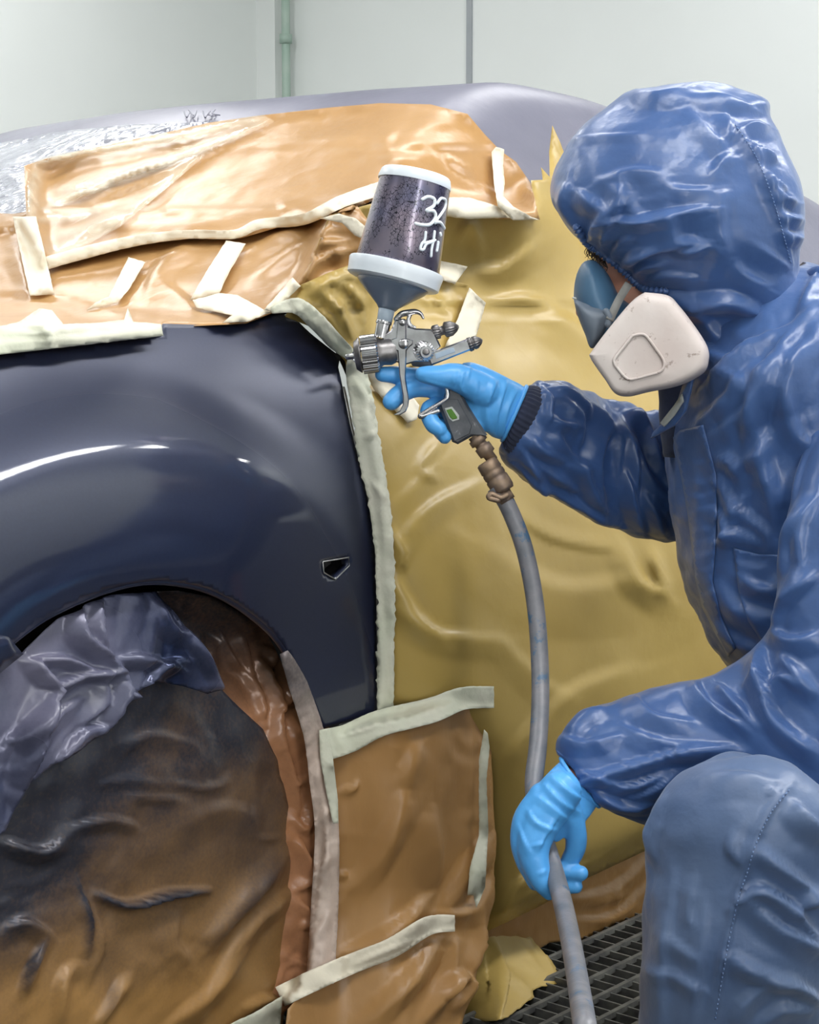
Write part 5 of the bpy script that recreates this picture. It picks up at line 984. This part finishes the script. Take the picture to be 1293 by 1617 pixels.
for p, bb in ((zA([(775, 540), (800, 720), (815, 900), (840, 1010)]), cov_b), (zA([(848, 370), (876, 500), (880, 640), (872, 800), (866, 900), (900, 1050), (950, 1160)]), cov_b), (zA([(962, 775), (972, 860), (985, 960), (1020, 1060), (1070, 1150)]), cov_b), (zA([(970, 872), (1050, 880), (1130, 876)]), cov_b)):
    stitch(p, cov_b, pk)
stitch(zL([(1175, 240), (1100, 335), (1042, 460), (1012, 560), (978, 660), (934, 860), (884, 1150)]), leg_b, leg, 7)
stitch(zH([(905, 255), (1000, 400), (1080, 600), (1165, 900)]), hood_b, hood, 6)
# collar flap under the chin, pale inside
FL = [(1098, 588), (1092, 618), (1084, 650), (1066, 672), (1030, 692), (1034, 682), (1052, 664), (1070, 640), (1080, 610)]
Q, Fc = cdt(resample(FL, 5), 5); V = pix(Q[:, 0], Q[:, 1], 2.165 + 0.0009 * (1098 - Q[:, 0])); o = mesh_obj('collar', V, Fc, M['cloth'], cov); md = o.modifiers.new('thickness', 'SOLIDIFY'); md.thickness = 0.003
Q, Fc = cdt(resample([(1044, 668), (1066, 640), (1078, 622), (1080, 634), (1066, 656), (1050, 674)], 5), 5); o = mesh_obj('collar_lining', pix(Q[:, 0], Q[:, 1], 2.16 + 0.0009 * (1098 - Q[:, 0])), Fc, M['lcd_frame'], o); md = o.modifiers.new('thickness', 'SOLIDIFY'); md.thickness = 0.002
cloth('inner_collar', loft([(1045, 560, 1130, 560, 2.26, .7), (1038, 600, 1130, 600, 2.26, .7), (1040, 650, 1130, 650, 2.27, .7), (1048, 720, 1140, 720, 2.28, .7)], 60, 8), [], cov, M['knit'], cr=.003, label='dark neck band of the coverall')
# boots
for (hx, hy, hd), (tx, ty, td) in (((1200, 1785, 2.07), (1050, 1796, 2.0)), ((1492, 1622, 2.53), (1512, 1650, 2.49))):
    A = pix(hx, hy, hd); B = pix(tx, ty, td)
    A[2] = max(A[2], 0.045); B[2] = max(min(B[2], 0.04), 0.036)
    bt = mesh_obj('boot', *fuse(*join(tube([A + (0, 0, 0.06), A, (A + B) / 2, B], [.045, .042, .042, .034], 20, roundcap=True)), 0.006, 3), M['rubber'], person)
    bt['label'] = 'black work boot'

# ------------------------------------------------------------------ respirator
def loops(poly, spec, nres=72):
    """stacked outlines of one shape: spec = (scale, depth, dx, dy)"""
    P = resample(curve(np.vstack([poly, poly[:1]]), 8)[:-1], 4); L = len(P); c = P.mean(0); V = []
    for s, d, dx, dy in spec:
        q = c + (P - c) * s + np.array([dx, dy]); V.append(pix(q[:, 0], q[:, 1], d))
    V = np.concatenate(V); K = len(spec); Fc = [(k * L + i, k * L + (i + 1) % L, (k + 1) * L + (i + 1) % L, (k + 1) * L + i) for k in range(K - 1) for i in range(L)]
    V = np.vstack([V, V[:L].mean(0), V[-L:].mean(0)]); a = K * L
    Fc += [(a, (i + 1) % L, i) for i in range(L)] + [(a + 1, (K - 1) * L + i, (K - 1) * L + (i + 1) % L) for i in range(L)]
    return V, Fc
def inflate(poly, d, th, step=4.5, power=0.5, folds=()):
    P = resample(curve(np.vstack([poly, poly[:1]]), 6)[:-1], step); Q, Fc = cdt(P, step); D, _, _ = seg_dist(Q, np.vstack([P, P[:1]])); D /= D.max()
    h = th * (1 - (1 - D) ** 2) ** power; h2 = h + folds_disp(Q, folds); V = np.vstack([pix(Q[:, 0], Q[:, 1], d - h2), pix(Q[:, 0], Q[:, 1], d + h)]); L = len(Q)
    return V, [tuple(f) for f in Fc] + [tuple(i + L for i in f[::-1]) for f in Fc]
resp = mesh_obj('respirator', *fuse(*inflate(zH([(255, 872), (205, 888), (172, 955), (162, 1050), (180, 1120), (215, 1210), (250, 1280), (330, 1330), (480, 1300), (520, 1160), (420, 1080), (372, 1040), (335, 965), (295, 905)]), 2.215, 0.05), 0.003, 2), M['mask_blue'], person)
resp['label'] = 'half-face respirator with a blue-grey face piece and white filter'
mesh_obj('face_seal', *inflate(zH([(162, 1056), (240, 1085), (330, 1110), (330, 1180), (250, 1285), (213, 1215), (178, 1125)]), 2.175, 0.018), M['mask_grey'], resp)['label'] = 'grey lower half of the face piece'
c = curve(zH([(160, 1052), (230, 1075), (300, 1110), (340, 1118)]), 6); mesh_obj('moulded_edge', *tube(pix(c[:, 0], c[:, 1], np.linspace(2.2, 2.155, len(c))), 0.0014, 8), M['lcd_frame'], resp)
OUT = np.array(zH([(490, 1026), (590, 1040), (640, 1085), (720, 1190), (768, 1270), (776, 1330), (750, 1395), (640, 1452), (500, 1482), (410, 1502), (350, 1488), (308, 1430), (240, 1330), (248, 1295), (330, 1185), (430, 1068)]))
fc_ = mesh_obj('filter_cartridge', *loops(OUT, [(0.90, 2.175, 6, 3), (0.985, 2.17, 5, 2), (1.01, 2.14, 2, 1), (1.0, 2.118, 0, 0), (0.975, 2.109, -1, 0), (0.93, 2.1045, -2, 1), (0.84, 2.1025, -4, 3), (0.6, 2.1018, -4, 3)]), M['mask_white'], resp)
fc_['label'] = 'dusty white filter cartridge'
INN = np.array(zH([(432, 1228), (465, 1220), (496, 1228), (540, 1285), (574, 1335), (578, 1365), (560, 1392), (500, 1410), (432, 1427), (404, 1420), (375, 1390), (350, 1352), (354, 1328), (395, 1275)]))
mesh_obj('filter_panel', *loops(INN, [(1.04, 2.106, 0, 0), (1.03, 2.1005, 0, 0), (1.0, 2.0995, 0, 0), (0.95, 2.1005, 0, 0), (0.93, 2.103, 0, 0)]), M['mask_panel'], resp)['label'] = 'recessed beige panel of the filter'
P = resample(curve(np.vstack([INN, INN[:1]]), 8)[:-1], 4); P = np.vstack([P, P[:1]]); mesh_obj('panel_rim', *tube(pix(P[:, 0], P[:, 1], 2.1), 0.0016, 8, cap=False), M['mask_white'], resp)
c = np.array(zH([(418, 985), (372, 1060), (330, 1150)])); cc = curve(c, 8); t = np.gradient(cc, axis=0); t /= np.linalg.norm(t, axis=1)[:, None]; nn = np.stack([-t[:, 1], t[:, 0]], -1) * 6.5
dz = np.linspace(2.17, 2.135, len(cc)); V = np.concatenate([pix(cc[:, 0] + nn[:, 0], cc[:, 1] + nn[:, 1], dz), pix(cc[:, 0] - nn[:, 0], cc[:, 1] - nn[:, 1], dz)]); L = len(cc)
o = mesh_obj('strap', V, [(i, i + 1, L + i + 1, L + i) for i in range(L - 1)], M['strap'], resp); md = o.modifiers.new('thickness', 'SOLIDIFY'); md.thickness = 0.002
mesh_obj('strap_buckle', *tube(pix(np.array([957, 962, 960]), np.array([492, 500, 512]), 2.14), 0.004, 10, roundcap=True), M['mask_grey'], resp)
# a little hair escaping under the hood's edge
mb = MB(); r_ = np.random.RandomState(4)
for i in range(60):
    x = r_.uniform(926, 956); y = 384 + (x - 920) * 0.78 + r_.uniform(0, 4); c = curve([(x, y, 2.215), (x + r_.uniform(-4, 4), y + r_.uniform(5, 9), 2.208), (x + r_.uniform(-6, 8), y + r_.uniform(9, 18), 2.21)], 4)
    mb.add(*tube(pix(c[:, 0], c[:, 1], c[:, 2]), np.linspace(.0007, .0002, len(c)), 5))
mb.build('hair', M['hair'], person)

for o in bpy.data.objects:
    if '_org' in o: del o['_org']
